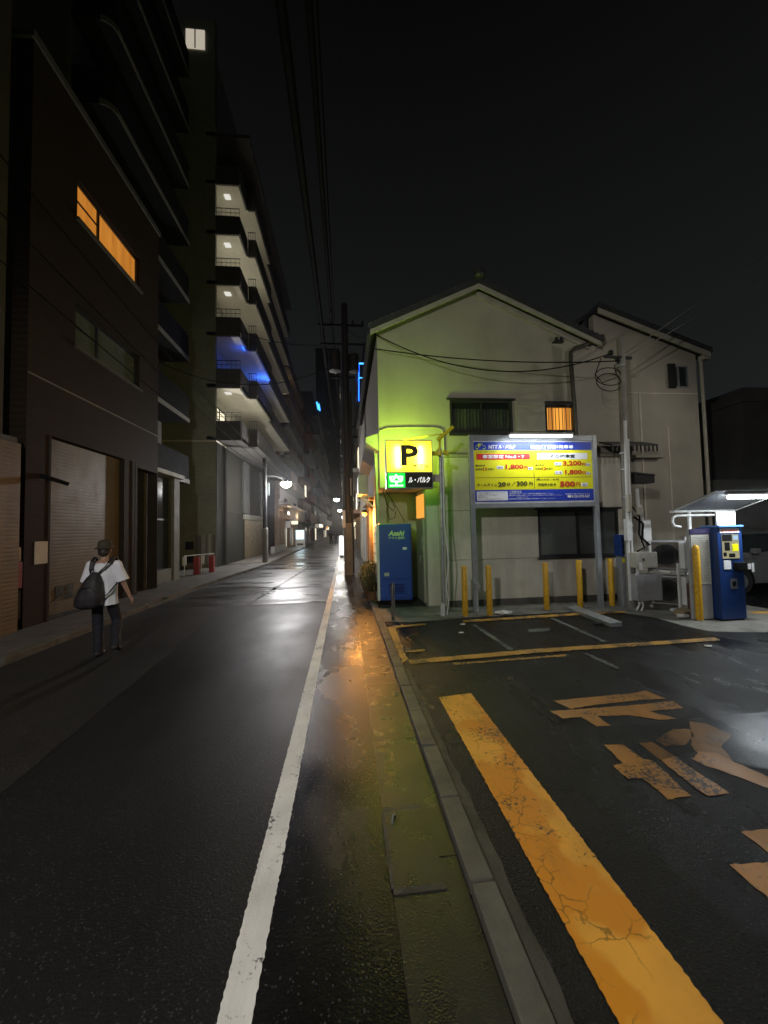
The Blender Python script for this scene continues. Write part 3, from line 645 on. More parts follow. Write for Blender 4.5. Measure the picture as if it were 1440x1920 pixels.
MB().box(.836, 1.744, 7.60, 7.66, 2.616, 2.914).box(1.20, 1.744, 7.523, 7.527, 2.616, 2.914).build('lower_panel', 'dark', ps)
MB().box(.85, 1.195, 7.522, 7.528, 2.62, 2.91).build('vacancy_panel', 'e_green', ps)
MB().box(.85, 1.195, 7.733, 7.738, 2.62, 2.91).build('vacancy_panel', 'e_green', ps)
g = MB(); text_mesh(g, "空", (1.02, 7.515, 2.765), FX, FZ, .24, .27, .02); g.build('lettering', 'e_green_w', ps)
g = MB(); text_mesh(g, "ル・パルク", (1.48, 7.517, 2.77), FX, FZ, .12, .44, .022, .2); g.build('lettering', 'e_white_txt', ps)
light('sign_front_light', 'AREA', (1.29, 7.49, 3.22), 9, (1, .78, .05), .85, (1.29, 0, 3.0), sy=.55)
light('sign_back_light', 'AREA', (1.2, 7.77, 3.35), 95, (.60, 1, .07), .85, (.9, 12, 7.5), sy=.7)
light('vacancy_light', 'AREA', (1.02, 7.50, 2.76), 3.0, (.05, 1, .12), .3, (1.02, 0, 2.2), sy=.26)
light('vacancy_back_light', 'AREA', (1.02, 7.76, 2.76), 6.0, (.10, 1, .12), .3, (1.02, 12, 2.2), sy=.26)
light('vacancy_under_light', 'AREA', (1.2, 7.63, 2.59), 2.5, (.25, 1, .12), .5, (1.2, 7.63, 0), sy=.15)
pp = thing('sign_pole', 'slim galvanised double pole carrying the P sign, with a wavy cable', 'pole', (1.95, 7.7, 0))
MB().tube([(1.95, 7.7, .03), (1.97, 7.7, 3.45)], .035, 10).build('pole', 'galv', pp, smooth=True)
MB().tube([(2.0, 7.66, .05), (2.04, 7.65, .3), (2.0, 7.65, .6), (2.06, 7.65, 1.1), (2.03, 7.65, 1.5), (2.0, 7.66, 1.9), (2.01, 7.66, 3.35)], .013, 8).build('cable', 'white', pp, smooth=True)
MB().box(1.76, 1.96, 7.66, 7.72, 3.29, 3.37).build('arm', 'glow_and_sticker_yellow', pp)  # yellow colour stands in for the sign's light on white fittings
MB().box(1.76, 1.96, 7.68, 7.72, 2.75, 2.90).build('arm', 'cream', pp)
MB().tube([(1.90, 7.62, 3.60), (2.0, 7.62, 3.68), (2.23, 7.62, 3.87)], .04, 10).build('flood_boom', 'glow_and_sticker_yellow', pp, smooth=True)
MB().bar((1.14, 7.63, 3.585), (2.08, 7.63, 3.74), .02).bar((1.95, 7.7, 3.4), (1.95, 7.63, 3.64), .04).build('stay_rod', 'glow_and_sticker_yellow', pp)
MB().lathe((1.93, 7.64, 3.27), [(.05, 0), (.055, .02), (.055, .12), (.04, .14)], 12).box(2.0, 2.12, 7.58, 7.66, 3.30, 3.36, ry=.5).build('camera_head', 'glow_and_sticker_yellow', pp)
MB().box(1.88, 1.96, 7.66, 7.74, .03, .28).build('foot_sleeve', 'white', pp)

# ================================================================ PRICE BOARD
pb = thing('price_board', 'large yellow and blue parking price board on two grey posts', 'sign', (4.08, 7.9, 0))
for x0 in (2.64, 5.43):
    MB().box(x0, x0+.095, 7.87, 7.965, .03, 3.77).build('post', 'frame_grey', pb, bevel=.006)
MB().box(2.737, 5.428, 7.875, 7.96, 3.64, 3.765).box(2.737, 5.428, 7.875, 7.96, 2.20, 2.30).build('frame', 'frame_grey', pb, bevel=.005)
MB().box(2.737, 5.428, 7.90, 7.955, 2.302, 3.638).build('backing', 'sign_white', pb)
def BX(zx, zy): return 2.745+(zx-(132+(zy-225)*.034))*.002322
def BZ(zy): return 3.622-(zy-225)*.00215
def plate(mb, x0, y0, x1, y1, yy): return mb.box(BX(x0, (y0+y1)/2), BX(x1, (y0+y1)/2), yy, 7.898, BZ(y1), BZ(y0))
MB().box(2.75, 5.415, 7.892, 7.898, BZ(308), BZ(226)).build('header', 'sign_blue', pb)
pn = MB().box(2.75, 5.415, 7.892, 7.898, BZ(706), BZ(309)).build('price_panel', 'sign_yellow', pb)
MB().box(2.75, 5.415, 7.892, 7.898, BZ(824), BZ(707)).build('footer', 'sign_blue', pb)
g = MB(); plate(g, 162, 345, 674, 404, 7.888); g.build('caption_box', 'sign_red', pn)
for q in ((745, 340, 1240, 402), (354, 468, 418, 498), (655, 482, 702, 508), (914, 434, 986, 464), (918, 522, 990, 554), (1224, 445, 1268, 472), (1228, 536, 1270, 562), (1180, 645, 1240, 682)):
    plate(MB(), *q, 7.888).build('caption_box', 'sign_white', pn)
g = MB(); plate(g, 166, 722, 460, 812, 7.888); g.build('notice_box', 'sign_white', pb)
g = MB(); plate(g, 711, 348, 714, 692, 7.889); plate(g, 152, 583, 1276, 586, 7.889); g.build('divider', 'ink_black', pn)
def T(mb, s, cx, cy, w, h, bold=.012, shear=0, y=7.885): text_mesh(mb, s, (BX(cx, cy), y, BZ(cy)), FX, FZ, h*.00215, w*.002322, bold, shear)
g = MB(); T(g, "NTT", 318, 276, 88, 36, .03, .12); T(g, "ル・パルク", 450, 275, 165, 40, .03, .15); T(g, "蔵前2丁目第1駐車場", 888, 276, 420, 36, .022)
T(g, "ご利用方法", 532, 728, 115, 22, .012)
for i, (s, x, w_) in enumerate((("●駐車券をお取りください。駐車料金は精算機でお支払いください。", 690, 430), ("●出庫前に精算をお願いします。お釣りが必要な方は先に両替してください。", 730, 510), ("料金は表示のとおりです。", 600, 110), ("●領収書が必要な方は精算時に領収書ボタンを押してください。", 700, 450))):
    T(g, s, x, 748+i*17, w_, 11, .004)
T(g, "駐車場のお問い合わせはこちら", 1140, 757, 240, 13, .004); T(g, "0120-273-567", 1170, 782, 180, 26, .02)
plate(g, 1042, 770, 1074, 792, 7.886); g.build('lettering', 'ink_white', pb)
g = MB(); T(g, "車室限定 No.6・7", 418, 374, 400, 40, .03, 0, 7.884); g.build('lettering', 'ink_white', pn)
def TP(m_, *q):
    g = MB(); T(g, *q); g.build('lettering', m_, pn)
TP('ink_red', "1,800", 524, 480, 172, 56, .035); TP('ink_red', "円", 632, 488, 36, 36, .02); TP('ink_red', "12", 243, 498, 38, 30, .03); TP('ink_red', "3,200", 1088, 448, 185, 58, .035); TP('ink_red', "円", 1203, 458, 34, 36, .02); TP('ink_red', "12", 811, 496, 38, 30, .03)
TP('ink_red', "1,800", 1100, 538, 168, 56, .035); TP('ink_red', "円", 1207, 546, 32, 36, .02); TP('ink_red', "500", 1040, 656, 152, 58, .045); TP('ink_red', "円", 1146, 660, 40, 42, .02)
TP('ink_black', "※お車の駐車は白線内にお願いします。", 330, 327, 345, 13, .004); TP('ink_black', "最大料金", 198, 464, 92, 22, .012); TP('ink_black', "駐車後", 186, 500, 66, 22, .012); TP('ink_black', "時間毎", 300, 500, 66, 22, .012)
TP('ink_black', "最大料金", 768, 462, 88, 22, .012); TP('ink_black', "駐車後", 757, 498, 66, 22, .012); TP('ink_black', "時間毎", 866, 497, 68, 22, .012)
TP('ink_black', "オールタイム", 262, 655, 188, 30, .02); TP('ink_black', "20", 403, 652, 76, 46, .04); TP('ink_black', "分", 466, 652, 36, 38, .02); TP('ink_black', "／", 515, 648, 44, 46, .02); TP('ink_black', "300", 596, 646, 104, 46, .03); TP('ink_black', "円", 681, 650, 34, 38, .02)
TP('ink_black', "(夜)19:00〜8:00", 843, 608, 224, 24, .01); TP('ink_black', "夜間最大料金", 840, 660, 180, 28, .02)
TP('ink_black', "その他車室", 992, 372, 248, 38, .03, 0, 7.884); TP('ink_black', "全日", 386, 483, 44, 20, .015, 0, 7.884); TP('ink_black', "月〜土", 950, 449, 60, 20, .015, 0, 7.884); TP('ink_black', "日・祝", 953, 538, 54, 20, .015, 0, 7.884)
for x, y in ((678, 495), (1246, 458), (1249, 549), (1210, 664)): TP('ink_black', "税込", x, y, 36, 15, .01, 0, 7.884)
TP('ink_black', "(祝日除く)", 950, 474, 62, 12, .006);
g = MB()
for i, s in enumerate(("条例で駐車中のアイドリング", "は禁止されています。", "駐車中は", "エンジンをお止めください。")): text_mesh(g, s, (BX(176, 735), 7.885, BZ(735+i*21)), FX, FZ, .032, (.60, .43, .2, .55)[i], .006, 0, 'L')
g.build('lettering', 'ink_grey', pb)
g = MB(); T(g, "P", 190, 266, 26, 36, .04); g.build('emblem', 'sign_yellow', pb)
g = MB()
path = [(152, 296), (152, 270), (170, 262), (178, 244), (212, 244), (220, 262), (244, 270), (244, 296)]
for (a, b_), (c, d) in zip(path, path[1:]): g.bar((BX(a, b_), 7.886, BZ(b_)), (BX(c, d), 7.886, BZ(d)), .004, .010)
for x in (166, 230): g.bar((BX(x-9, 294), 7.886, BZ(294)), (BX(x+9, 294), 7.886, BZ(294)), .004, .02)
g.build('emblem', 'ink_lime', pb)
lf = MB().box(3.42, 4.80, 7.55, 7.68, 3.70, 3.735).box(3.55, 3.58, 7.6, 7.9, 3.735, 3.765).box(4.62, 4.65, 7.6, 7.9, 3.735, 3.765).build('lamp_fitting', 'white', pb)
MB().tube([(3.44, 7.60, 3.675), (4.78, 7.60, 3.675)], .022, 10).build('lamp_tube', 'e_tube', lf, smooth=True)
light('board_light', 'AREA', (4.1, 7.56, 3.66), 26, (.86, .94, 1), 1.3, (4.1, 8.10, 2.55), sy=.05)
MB().box(2.655, 2.76, 7.80, 7.868, .50, .64).tube([(2.70, 7.84, .5), (2.70, 7.83, .1), (2.66, 7.72, .05)], .02, 8).build('switch_box', 'frame_grey', pb)

# ================================================================ BOLLARDS
def bollard(name, label, loc, h, r_, mat, grp, cat='bollard'):
    b_ = thing(name, label, cat, loc, grp)
    MB().lathe((0, 0, 0), [(r_, 0), (r_, h-.012), (r_*.93, h-.003), (0, h)] if mat != 'tall' else [(r_, 0), (r_, h-.07), (r_*.87, h-.035), (r_*.55, h-.008), (0, h)], 18).build('post', 'bollard' if mat == 'tall' else mat, b_, smooth=True, local=True)
    MB().lathe((0, 0, 0), [(r_*1.25, 0), (r_*1.25, .012), (r_*1.02, .016)], 18).build('collar', 'apron' if mat != 'steel' else 'steel', b_, local=True)
GB = 'yellow bollards in front of the house wall'
for x, y, h, lab in ((2.33, 7.5, 1.0, 'yellow bollard left of the price board left post'), (2.83, 7.5, 1.0, 'yellow bollard just right of the price board left post'),
                     (4.17, 7.77, .99, 'yellow bollard under the middle of the price board'), (4.95, 7.82, 1.02, 'yellow bollard behind the far end of the wheel lock bar'),
                     (5.69, 7.84, 1.03, 'yellow bollard between the board right post and the blue headed post')):
    bollard('bollard', lab, (x, y, .034), h, .056, 'bollard', GB)
bollard('bollard', 'taller round topped yellow bollard beside the payment machine', (6.31, 6.41, .034), 1.36, .062, 'tall', GB)
bollard('steel_bollard', 'polished steel bollard in front of the blue vending machine', (.89, 7.47, .034), .73, .036, 'steel', None)

wl_ = thing('wheel_lock', 'grey metal wheel lock bar lying across the parking bay', 'wheel lock', (4.66, 7.0, .03))
MB().extrude([(4.50, 6.28, .03), (4.72, 6.28, .03), (4.72, 6.28, .115), (4.50, 6.28, .10)], (.07, 1.45, -.0)).build('flap', 'galv', wl_, bevel=.008)
MB().box(4.36, 4.49, 6.45, 6.53, .034, .06).box(4.66, 4.86, 7.74, 7.80, .034, .09).build('hinge', 'dark', wl_)

# blue headed post
bp_ = thing('intercom_post', 'grey post with blue head and three small windows near the utility pole', 'post', (5.96, 7.78, .03))
MB().box(5.86, 6.08, 7.72, 7.90, .034, 1.11).build('post', 'frame_grey', bp_, bevel=.01)
hd = MB().box(5.84, 6.08, 7.69, 7.91, 1.112, 1.57).build('head', 'blue', bp_, bevel=.015)
for z, h in ((1.40, .12), (1.27, .10), (1.16, .08)): MB().box(5.885, 6.035, 7.683, 7.692, z, z+h).build('panel_window', 'black', hd)
MB().lathe((0, 0, 0), [(.03, 0), (.03, .01), (.01, .012)], 12).build('button', 'white', hd, local=True).matrix_local = Matrix.Translation((0, -.098, 1.29)) @ Matrix.Rotation(R(90), 4, 'X')
g = MB().box(5.88, 6.06, 7.714, 7.719, .98, 1.07).build('sticker', 'glow_and_sticker_yellow', bp_)

# ================================================================ UTILITY POLE (right) and its boxes
up = thing('service_pole', 'short utility pole with conduits in front of the house wing', 'utility pole', (6.02, 7.65, 0))
MB().tube([(5.99, 7.65, .03), (6.04, 7.65, 5.84)], .095, 14, .08).build('pole', 'pole', up, smooth=True)
MB().tube([(5.90, 7.56, .2), (5.90, 7.56, 1.3), (5.93, 7.55, 2.4), (5.97, 7.55, 4.0)], .032, 8).tube([(5.96, 7.53, .9), (5.98, 7.53, 2.6), (6.01, 7.54, 3.6)], .022, 8).tube([(6.22, 7.60, 1.9), (6.20, 7.60, 2.55)], .035, 8).tube([(6.30, 7.60, 1.2), (6.29, 7.60, 2.1), (6.26, 7.60, 2.2)], .028, 8).build('conduit', 'white', up, smooth=True)
g = MB()
for z in (1.1, 1.75, 2.35, 2.95, 3.3, 5.2): g.lathe((6.0, 7.65, z), [(.108, 0), (.108, .035)], 14)
g.build('band', 'galv', up)
g = MB().box(6.10, 6.56, 7.52, 7.80, 2.66, 2.86).extrude([(6.10, 7.50, 2.86), (6.56, 7.50, 2.80), (6.56, 7.50, 2.84), (6.10, 7.50, 2.90)], (0, .32, 0)).build('hooded_box', 'dark', up, bevel=.01)
MB().box(5.87, 5.95, 7.44, 7.54, 2.05, 2.42).build('meter', 'cream', up, bevel=.01); MB().box(6.06, 6.20, 7.46, 7.60, 1.98, 2.14).build('meter', 'cream', up, bevel=.01)
MB().box(6.22, 6.40, 7.50, 7.66, 1.42, 1.88).build('meter', 'white', up, bevel=.01); MB().box(5.82, 5.92, 7.46, 7.56, 1.45, 1.9).build('meter', 'white', up, bevel=.01)
MB().tube([(6.05, 7.55, 1.95), (6.18, 7.45, 1.8), (6.14, 7.45, 1.5), (6.3, 7.46, 1.36), (6.42, 7.5, 1.42)], .02, 8).tube([(6.0, 7.54, 2.2), (6.12, 7.46, 1.95), (6.08, 7.46, 1.6), (6.2, 7.47, 1.3), (6.05, 7.5, 1.22)], .016, 8).build('loose_cable', 'cable', up, smooth=True)
g = MB().lathe((5.9, 7.6, 5.30), [(.03, 0), (.06, .02), (.04, .05), (.06, .08), (.02, .11)], 8).lathe((5.72, 7.55, 5.42), [(.03, 0), (.06, .02), (.04, .05), (.06, .08), (.02, .11)], 8).bar((5.6, 7.58, 5.4), (6.25, 7.62, 5.4), .05).build('insulator', 'dark', up)
eb = thing('electrical_box', 'cream electrical box low on the service pole', 'box', (6.15, 7.5, .88))
MB().box(5.91, 6.38, 7.36, 7.56, .89, 1.21).build('case', 'cream', eb, bevel=.012); MB().box(6.02, 6.37, 7.350, 7.358, .90, 1.20).build('door', 'cream', eb); MB().box(6.05, 6.075, 7.335, 7.349, 1.03, 1.09).build('handle', 'dark', eb)
MB().tube([(5.97, 7.42, .88), (5.97, 7.40, .80), (5.95, 7.45, .72)], .03, 8).tube([(5.98, 7.33, 1.0), (5.98, 7.33, .86)], .035, 8).build('conduit', 'white', eb)
eb = thing('electrical_box', 'grey electrical cabinet underneath the cream box', 'box', (6.18, 7.5, .22))
MB().box(5.90, 6.47, 7.36, 7.60, .22, .75).build('case', 'grey_box', eb, bevel=.012); MB().box(6.08, 6.455, 7.350, 7.358, .235, .735).build('door', 'grey_box', eb)
MB().tube([(6.0, 7.45, .22), (5.98, 7.43, .12), (5.85, 7.35, .04)], .02, 8).tube([(6.05, 7.45, .22), (6.05, 7.4, .12), (5.92, 7.3, .04)], .02, 8).build('conduit', 'white', eb)

# stacked outdoor units
rk = thing('unit_rack', 'white steel rack holding two air conditioner units', 'rack', (6.72, 7.35, 0))
g = MB()
for x, y in ((6.42, 7.62), (7.08, 7.22), (6.52, 7.02), (7.2, 7.55)): g.bar((x, y, .034), (x, y, 1.0 if y < 7.3 else 1.5), .04)
g.build('leg', 'white', rk)
MB().bar((6.35, 7.05, .83), (7.12, 7.20, .83), .04).bar((6.4, 7.62, .83), (7.2, 7.55, .83), .04).bar((6.38, 7.05, .83), (6.42, 7.62, .83), .04).bar((7.1, 7.2, .83), (7.2, 7.55, .83), .04).bar((6.35, 7.05, .09), (7.12, 7.20, .09), .05).bar((6.5, 7.0, .06), (6.95, 6.85, .06), .06).build('rail', 'white', rk)
def unit(label, z):
    u = thing('outdoor_unit', label, 'air conditioner', (6.72, 7.36, z), 'air conditioner units on the rack'); u.rotation_euler.z = R(-38)
    MB().box(-.41, .41, -.17, .17, 0, .58).build('casing', 'grey_box', u, bevel=.02, local=True)
    MB().box(.10, .18, -.176, -.171, .02, .56).box(-.40, -.36, -.176, -.171, .02, .56).build('edge_strip', 'white', u, local=True)
    g = MB().box(-.36, .09, -.177, -.172, .03, .55)
    g.build('fan_panel', M('brown_grey_grille', (.10, .085, .07), .35, .3), u, local=True)
    g = MB()
    for k in range(5): g.lathe((0, 0, 0), [(.05+.04*k, 0), (.055+.04*k, .006), (.06+.04*k, 0)], 20)
    g.build('fan_grille', 'dark', u, local=True).matrix_local = Matrix.Translation((-.13, -.178, .29)) @ Matrix.Rotation(R(90), 4, 'X')
    MB().box(.412, .418, -.12, .12, .10, .50).build('side_vent', 'white', u, local=True)
unit('upper air conditioner unit stacked on the white rack', .86); unit('lower air conditioner unit near the ground in the rack', .14)
bn = thing('bin', 'brownish bin with white label behind the tall bollard', 'bin', (6.85, 6.98, .034))
MB().lathe((0, 0, 0), [(.13, 0), (.155, .05), (.16, .50), (.165, .52), (.12, .60), (.03, .64)], 16).build('drum', M('rust_brown', (.16, .085, .075), .5), bn, smooth=True, local=True)
MB().box(-.07, .07, -.17, -.162, .12, .34).build('label_sheet', 'sign_white', bn, local=True)
def crumple(name, label, cat, loc, r_, mat, seed, sq=(1, 1, .5)):
    random.seed(seed); bm = bmesh.new(); bmesh.ops.create_icosphere(bm, subdivisions=2, radius=1)
    for v in bm.verts: v.co *= random.uniform(.65, 1.15)
    g = MB().add([(v.co.x*r_*sq[0], v.co.y*r_*sq[1], (v.co.z*.5+.5)*r_*2*sq[2]) for v in bm.verts], [[v.index for v in f_.verts] for f_ in bm.faces]); bm.free()
    o = g.build(name, mat); o.location = loc; return tag(o, label, cat)
crumple('plastic_bag', 'crumpled white plastic bag on the ground by the rack', 'bag', (6.62, 6.72, .036), .13, 'plastic_bag', 4)
crumple('plastic_bag', 'small white bag lying against the bollard foot', 'bag', (6.18, 6.62, .036), .08, 'plastic_bag', 5, (1.6, .8, .5))
bx_ = thing('cardboard_box', 'flattened brown cardboard box leaning under the rack', 'box', (6.35, 6.75, .034))
MB().box(6.18, 6.52, 6.70, 6.86, .05, .16, rz=.4, rx=.3).build('carton', 'card', bx_, bevel=.01); MB().box(6.48, 6.62, 6.62, 6.72, .04, .06, rz=.3).build('flap', 'card', bx_)
for i, (x, y, lab) in enumerate(((2.09, 6.9, 'scrap of white paper nearest the bay back line'), (1.9, 6.36, 'small white paper scrap inside the marked bay'), (5.09, 5.06, 'white paper scrap in front of the bay line'))):
    crumple('litter', lab, 'litter', (x, y, .04), .05, 'plastic_bag', 20+i, (1, .8, .18))
crumple('plastic_bag', 'pale crumpled bag at the wall foot between two yellow bollards', 'bag', (3.15, 7.55, .036), .14, 'plastic_bag', 33, (1.4, .8, .3))

# ================================================================ PAYMENT MACHINE with canopy and tube light
pm = thing('payment_machine', 'blue parking payment machine with lit panel under the canopy', 'payment machine', (6.85, 6.5, .034))
MB().box(6.63, 7.12, 6.28, 6.72, .06, 1.70).build('cabinet', 'blue', pm, bevel=.012)
MB().box(6.66, 7.10, 6.31, 6.7, .034, .06).build('base', 'black', pm)
MB().box(6.63, 7.12, 6.24, 6.60, 1.703, 1.735).build('hood', M('light_blue', (.10, .25, .62), .35), pm, bevel=.006)
MB().box(6.68, 7.06, 6.273, 6.279, 1.60, 1.68).build('title_strip', 'sign_white', pm)
g = MB(); text_mesh(g, "駐車料金精算機", (6.87, 6.270, 1.64), FX, FZ, .04, .32, .01); g.build('lettering', 'ink_red', pm)
fp = MB().box(6.71, 7.04, 6.272, 6.279, 1.14, 1.575).build('control_panel', 'e_panel', pm)
MB().box(6.71, 6.90, 6.266, 6.271, 1.45, 1.57).box(6.75, 6.85, 6.266, 6.271, 1.28, 1.43).box(6.83, 6.94, 6.26, 6.271, 1.16, 1.23).box(6.72, 6.78, 6.266, 6.271, 1.18, 1.25).build('slot', 'black', fp)
MB().box(6.93, 7.02, 6.266, 6.271, 1.47, 1.55).build('screen', EM('cyan_screen', (.5, .75, 1), .8), fp)
MB().box(6.90, 7.02, 6.266, 6.271, 1.27, 1.40).build('notice', 'sign_yellow', fp); MB().box(6.72, 6.86, 6.272, 6.279, .95, 1.11).build('notice', 'sign_white', pm)
MB().box(6.90, 7.22, 6.18, 6.279, .93, 1.07).build('coin_box', 'black', pm, bevel=.01); MB().box(7.08, 7.14, 6.172, 6.179, .95, 1.05).box(7.16, 7.2, 6.172, 6.179, .90, 1.06).build('notice', 'sign_white', pm)
MB().box(6.83, 6.96, 6.27, 6.279, .60, .78).build('change_tray', 'alu', pm); MB().box(6.86, 6.93, 6.265, 6.27, .65, .73).build('tray_slot', 'black', pm)
g = MB().box(6.66, 7.03, 6.30, 6.33, 1.74, 1.985).build('top_sign', M('bright_sign_white', (.8, .82, .85), .4), pm)
g = MB(); text_mesh(g, "ご利用案内", (6.80, 6.296, 1.93), FX, FZ, .03, .22, .006); text_mesh(g, "精算はこちら", (6.80, 6.296, 1.84), FX, FZ, .028, .22, .006); text_mesh(g, "カード 電子マネー", (6.83, 6.296, 1.775), FX, FZ, .022, .26, .004); g.build('lettering', 'ink_grey', pm)
nb = thing('notice_panel', 'grey notice board of small print standing beside the payment machine', 'notice board', (6.42, 6.55, .034))
MB().box(6.21, 6.615, 6.42, 6.48, .05, 1.68).build('cabinet', 'grey_box', nb, bevel=.012)
MB().box(6.215, 6.61, 6.405, 6.418, 1.585, 1.68).build('title_strip', 'purple', nb)
MB().box(6.24, 6.60, 6.412, 6.418, .68, 1.57).build('sheet', M('beige_sheet', (.55, .54, .46), .5), nb)
g = MB()
for i in range(26):
    z = 1.53-i*.032; x = 6.26; random.seed(i)
    while x < 6.56:
        w_ = random.uniform(.02, .09); g.box(x, min(x+w_, 6.585), 6.4095, 6.4115, z, z+.007); x += w_+.012
g.build('fine_print', 'ink_grey', nb)
g = MB(); text_mesh(g, "ご利用のお客様へ", (6.41, 6.402, 1.632), FX, FZ, .04, .30, .008); g.build('lettering', 'ink_grey', nb)
cp = thing('canopy', 'clear sloping canopy with white pipe frame over the payment machine', 'canopy', (7.0, 6.9, .034))
MB().extrude([(6.36, 6.95, 2.03), (6.36, 6.0, 2.33), (6.36, 6.0, 2.345), (6.36, 6.95, 2.045)], (1.32, 0, 0)).build('sheet', M('smoky_sheet', (.20, .20, .20), .45, var=.2), cp)
g = MB().tube([(6.30, 6.9, 2.02), (7.70, 6.9, 2.02)], .022, 8).tube([(6.34, 6.95, 2.0), (6.34, 6.0, 2.30)], .012, 8).tube([(7.69, 6.95, 2.0), (7.69, 6.0, 2.3)], .012, 8)
g.tube([(7.3, 6.88, 1.94), (6.42, 6.88, 1.94), (6.34, 6.88, 1.90), (6.32, 6.88, 1.82), (6.36, 6.88, 1.74), (6.48, 6.87, 1.72)], .024, 8)
g.tube([(6.7, 6.9, .034), (6.7, 6.9, 2.0)], .03, 8).tube([(7.5, 6.9, .034), (7.5, 6.9, 2.0)], .03, 8).build('frame', 'white', cp, smooth=True)
lf = MB().box(6.62, 7.62, 6.02, 6.10, 2.262, 2.29).build('lamp_fitting', 'white', cp)
MB().tube([(6.66, 6.06, 2.225), (7.58, 6.06, 2.225)], .03, 10).build('lamp_tube', EM('canopy_tube', (.88, .96, 1), 45), lf, smooth=True)
light('canopy_light', 'AREA', (7.12, 6.05, 2.18), 42, (.86, .94, 1), .95, (7.12, 5.8, 0), sy=.08)

# parked car behind
car = thing('parked_car', 'silver grey car parked in the dark behind the payment machine', 'car', (10.9, 9.3, .03))
body = [(8.72, .28), (8.70, .62), (8.80, .84), (9.25, 1.0), (9.45, 1.02), (9.95, 1.46), (10.4, 1.56), (11.9, 1.56), (12.5, 1.40), (12.85, 1.02), (12.95, .85), (12.95, .35), (12.7, .28)]
lowb = [p for p in body if p[1] < 1.03]; lowb = [(8.72, .28), (8.70, .62), (8.80, .84), (9.25, 1.0), (9.45, 1.04), (12.83, 1.04), (12.95, .85), (12.95, .35), (12.7, .28)]
MB().extrude([(x, 8.45, z) for x, z in lowb], (0, 1.7, 0)).build('body', 'car', car, bevel=.05, smooth=True)
MB().extrude([(9.42, 8.55, 1.05), (9.95, 8.62, 1.47), (12.4, 8.62, 1.47), (12.8, 8.55, 1.05)], (0, 1.5, 0)).build('window', 'glass_dark', car)
MB().extrude([(9.9, 8.60, 1.475), (10.4, 8.6, 1.56), (11.9, 8.6, 1.56), (12.45, 8.6, 1.475)], (0, 1.4, 0)).build('roof', 'car', car, bevel=.02)
for x in (9.45, 12.05):
    for y in (8.43, 9.98):
        wh = MB().tube([(x, y, .35), (x, y+.2, .35)], .32, 22).build('wheel', 'tyre', car, smooth=True)
        MB().tube([(x, y-.008, .35), (x, y+.19, .35)], .19, 16).build('rim', 'alu', wh)
    MB().extrude([(x+.40*math.cos(a), 8.444, .35+.40*math.sin(a)) for a in [R(k*15-10) for k in range(14)]], (0, .004, 0)).build('wheel_arch', 'black', car)
MB().box(8.72, 8.95, 8.440, 8.62, .68, .80).build('headlight', 'white', car)
MB().box(9.75, 9.90, 8.30, 8.44, 1.02, 1.14).build('mirror', 'car', car, bevel=.02)
MB().box(10.3, 10.42, 8.435, 8.449, .86, .89).build('door_handle', 'alu', car)
cw = tag(MB().box(9.0, 30, 10.8, 11.0, 0, 3.1).build('boundary_wall', 'conc_mid'), 'grey concrete wall behind the parked car', 'wall')

# off to the right of the lot and behind the camera: the lamps whose light falls on lot and street
fl = thing('floodlight', 'floodlight on a tall pole at the right edge of the lot', 'floodlight', (8.6, 4.6, .03))
MB().tube([(8.9, 4.6, .03), (8.9, 4.6, 5.4)], .06, 10).build('pole', 'galv', fl, smooth=True)
MB().box(8.35, 8.75, 4.45, 4.75, 5.15, 5.3).box(8.7, 8.92, 4.57, 4.63, 5.2, 5.26).build('lamp_head', 'dark', fl); MB().box(8.40, 8.70, 4.48, 4.72, 5.135, 5.148).build('lens', EM('flood_lens', (1, .98, .92), 30), fl)
light('flood_light', 'SPOT', (8.50, 4.6, 5.08), 150, (1, .95, .86), .12, (5.0, 7.2, 1.8), R(150), .5)
sl = thing('street_lamp', 'street lamp on a steel pole behind the viewer', 'street lamp', (-4.6, -2.0, .1), 'street lamps')
MB().tube([(-4.7, -2.0, .1), (-4.7, -2.0, 4.7), (-4.4, -2.0, 5.05), (-2.85, -2.0, 5.12)], .06, 10).build('pole', 'galv', sl, smooth=True)
MB().box(-2.9, -2.3, -2.13, -1.87, 5.05, 5.17).build('lamp_head', 'dark', sl); MB().lathe((-2.6, -2.0, 4.91), [(.05, -.05), (.14, -.01), (.17, .06), (.12, .135)], 14).build('lens', 'e_lamp', sl)
light('near_street_light', 'SPOT', (-2.6, -2.0, 4.85), 1650, (1, .97, .93), .12, (.6, 6.0, 0), R(128), .55)

# ================================================================ LEFT SIDE BUILDINGS
LN, LU = (1, 0, 0), (0, 1, 0)
def shutter_mesh(mb, x, y0, y1, z0, z1, pitch=.075, d=.0018):
    z = z0
    while z < z1-.001:
        zt = min(z+pitch, z1); zm1, zm2 = z+(zt-z)*.25, z+(zt-z)*.75
        for (za, da), (zb, db) in (((z, 0), (zm1, d)), ((zm1, d), (zm2, d)), ((zm2, d), (zt, 0))):
            mb.poly([(x+da, y0, za), (x+da, y1, za), (x+db, y1, zb), (x+db, y0, zb)])
        z = zt
    return mb
A = thing('brown_building', 'dark brown tiled building with big roller shutter and glowing orange window', 'building', (-6.0, 10.5, .1))
MB().wall((-6.0, 7.86, .1), LU, FZ, LN, 5.14, 11.6, .3, [(.62, 3.24, 0, 3.78), (3.94, 5.12, 0, 3.66), (1.29, 4.0, 9.0, 9.95), (1.29, 4.0, 6.0, 7.0)]).build('wall', 'tile_brown', A)
MB().box(-14, -6.31, 7.86, 8.06, .1, 11.7).box(-14, -6.31, 12.8, 13.0, .1, 11.7).box(-14, -5.95, 7.8, 13.05, 11.702, 11.85).build('side_wall', 'conc_dark', A)
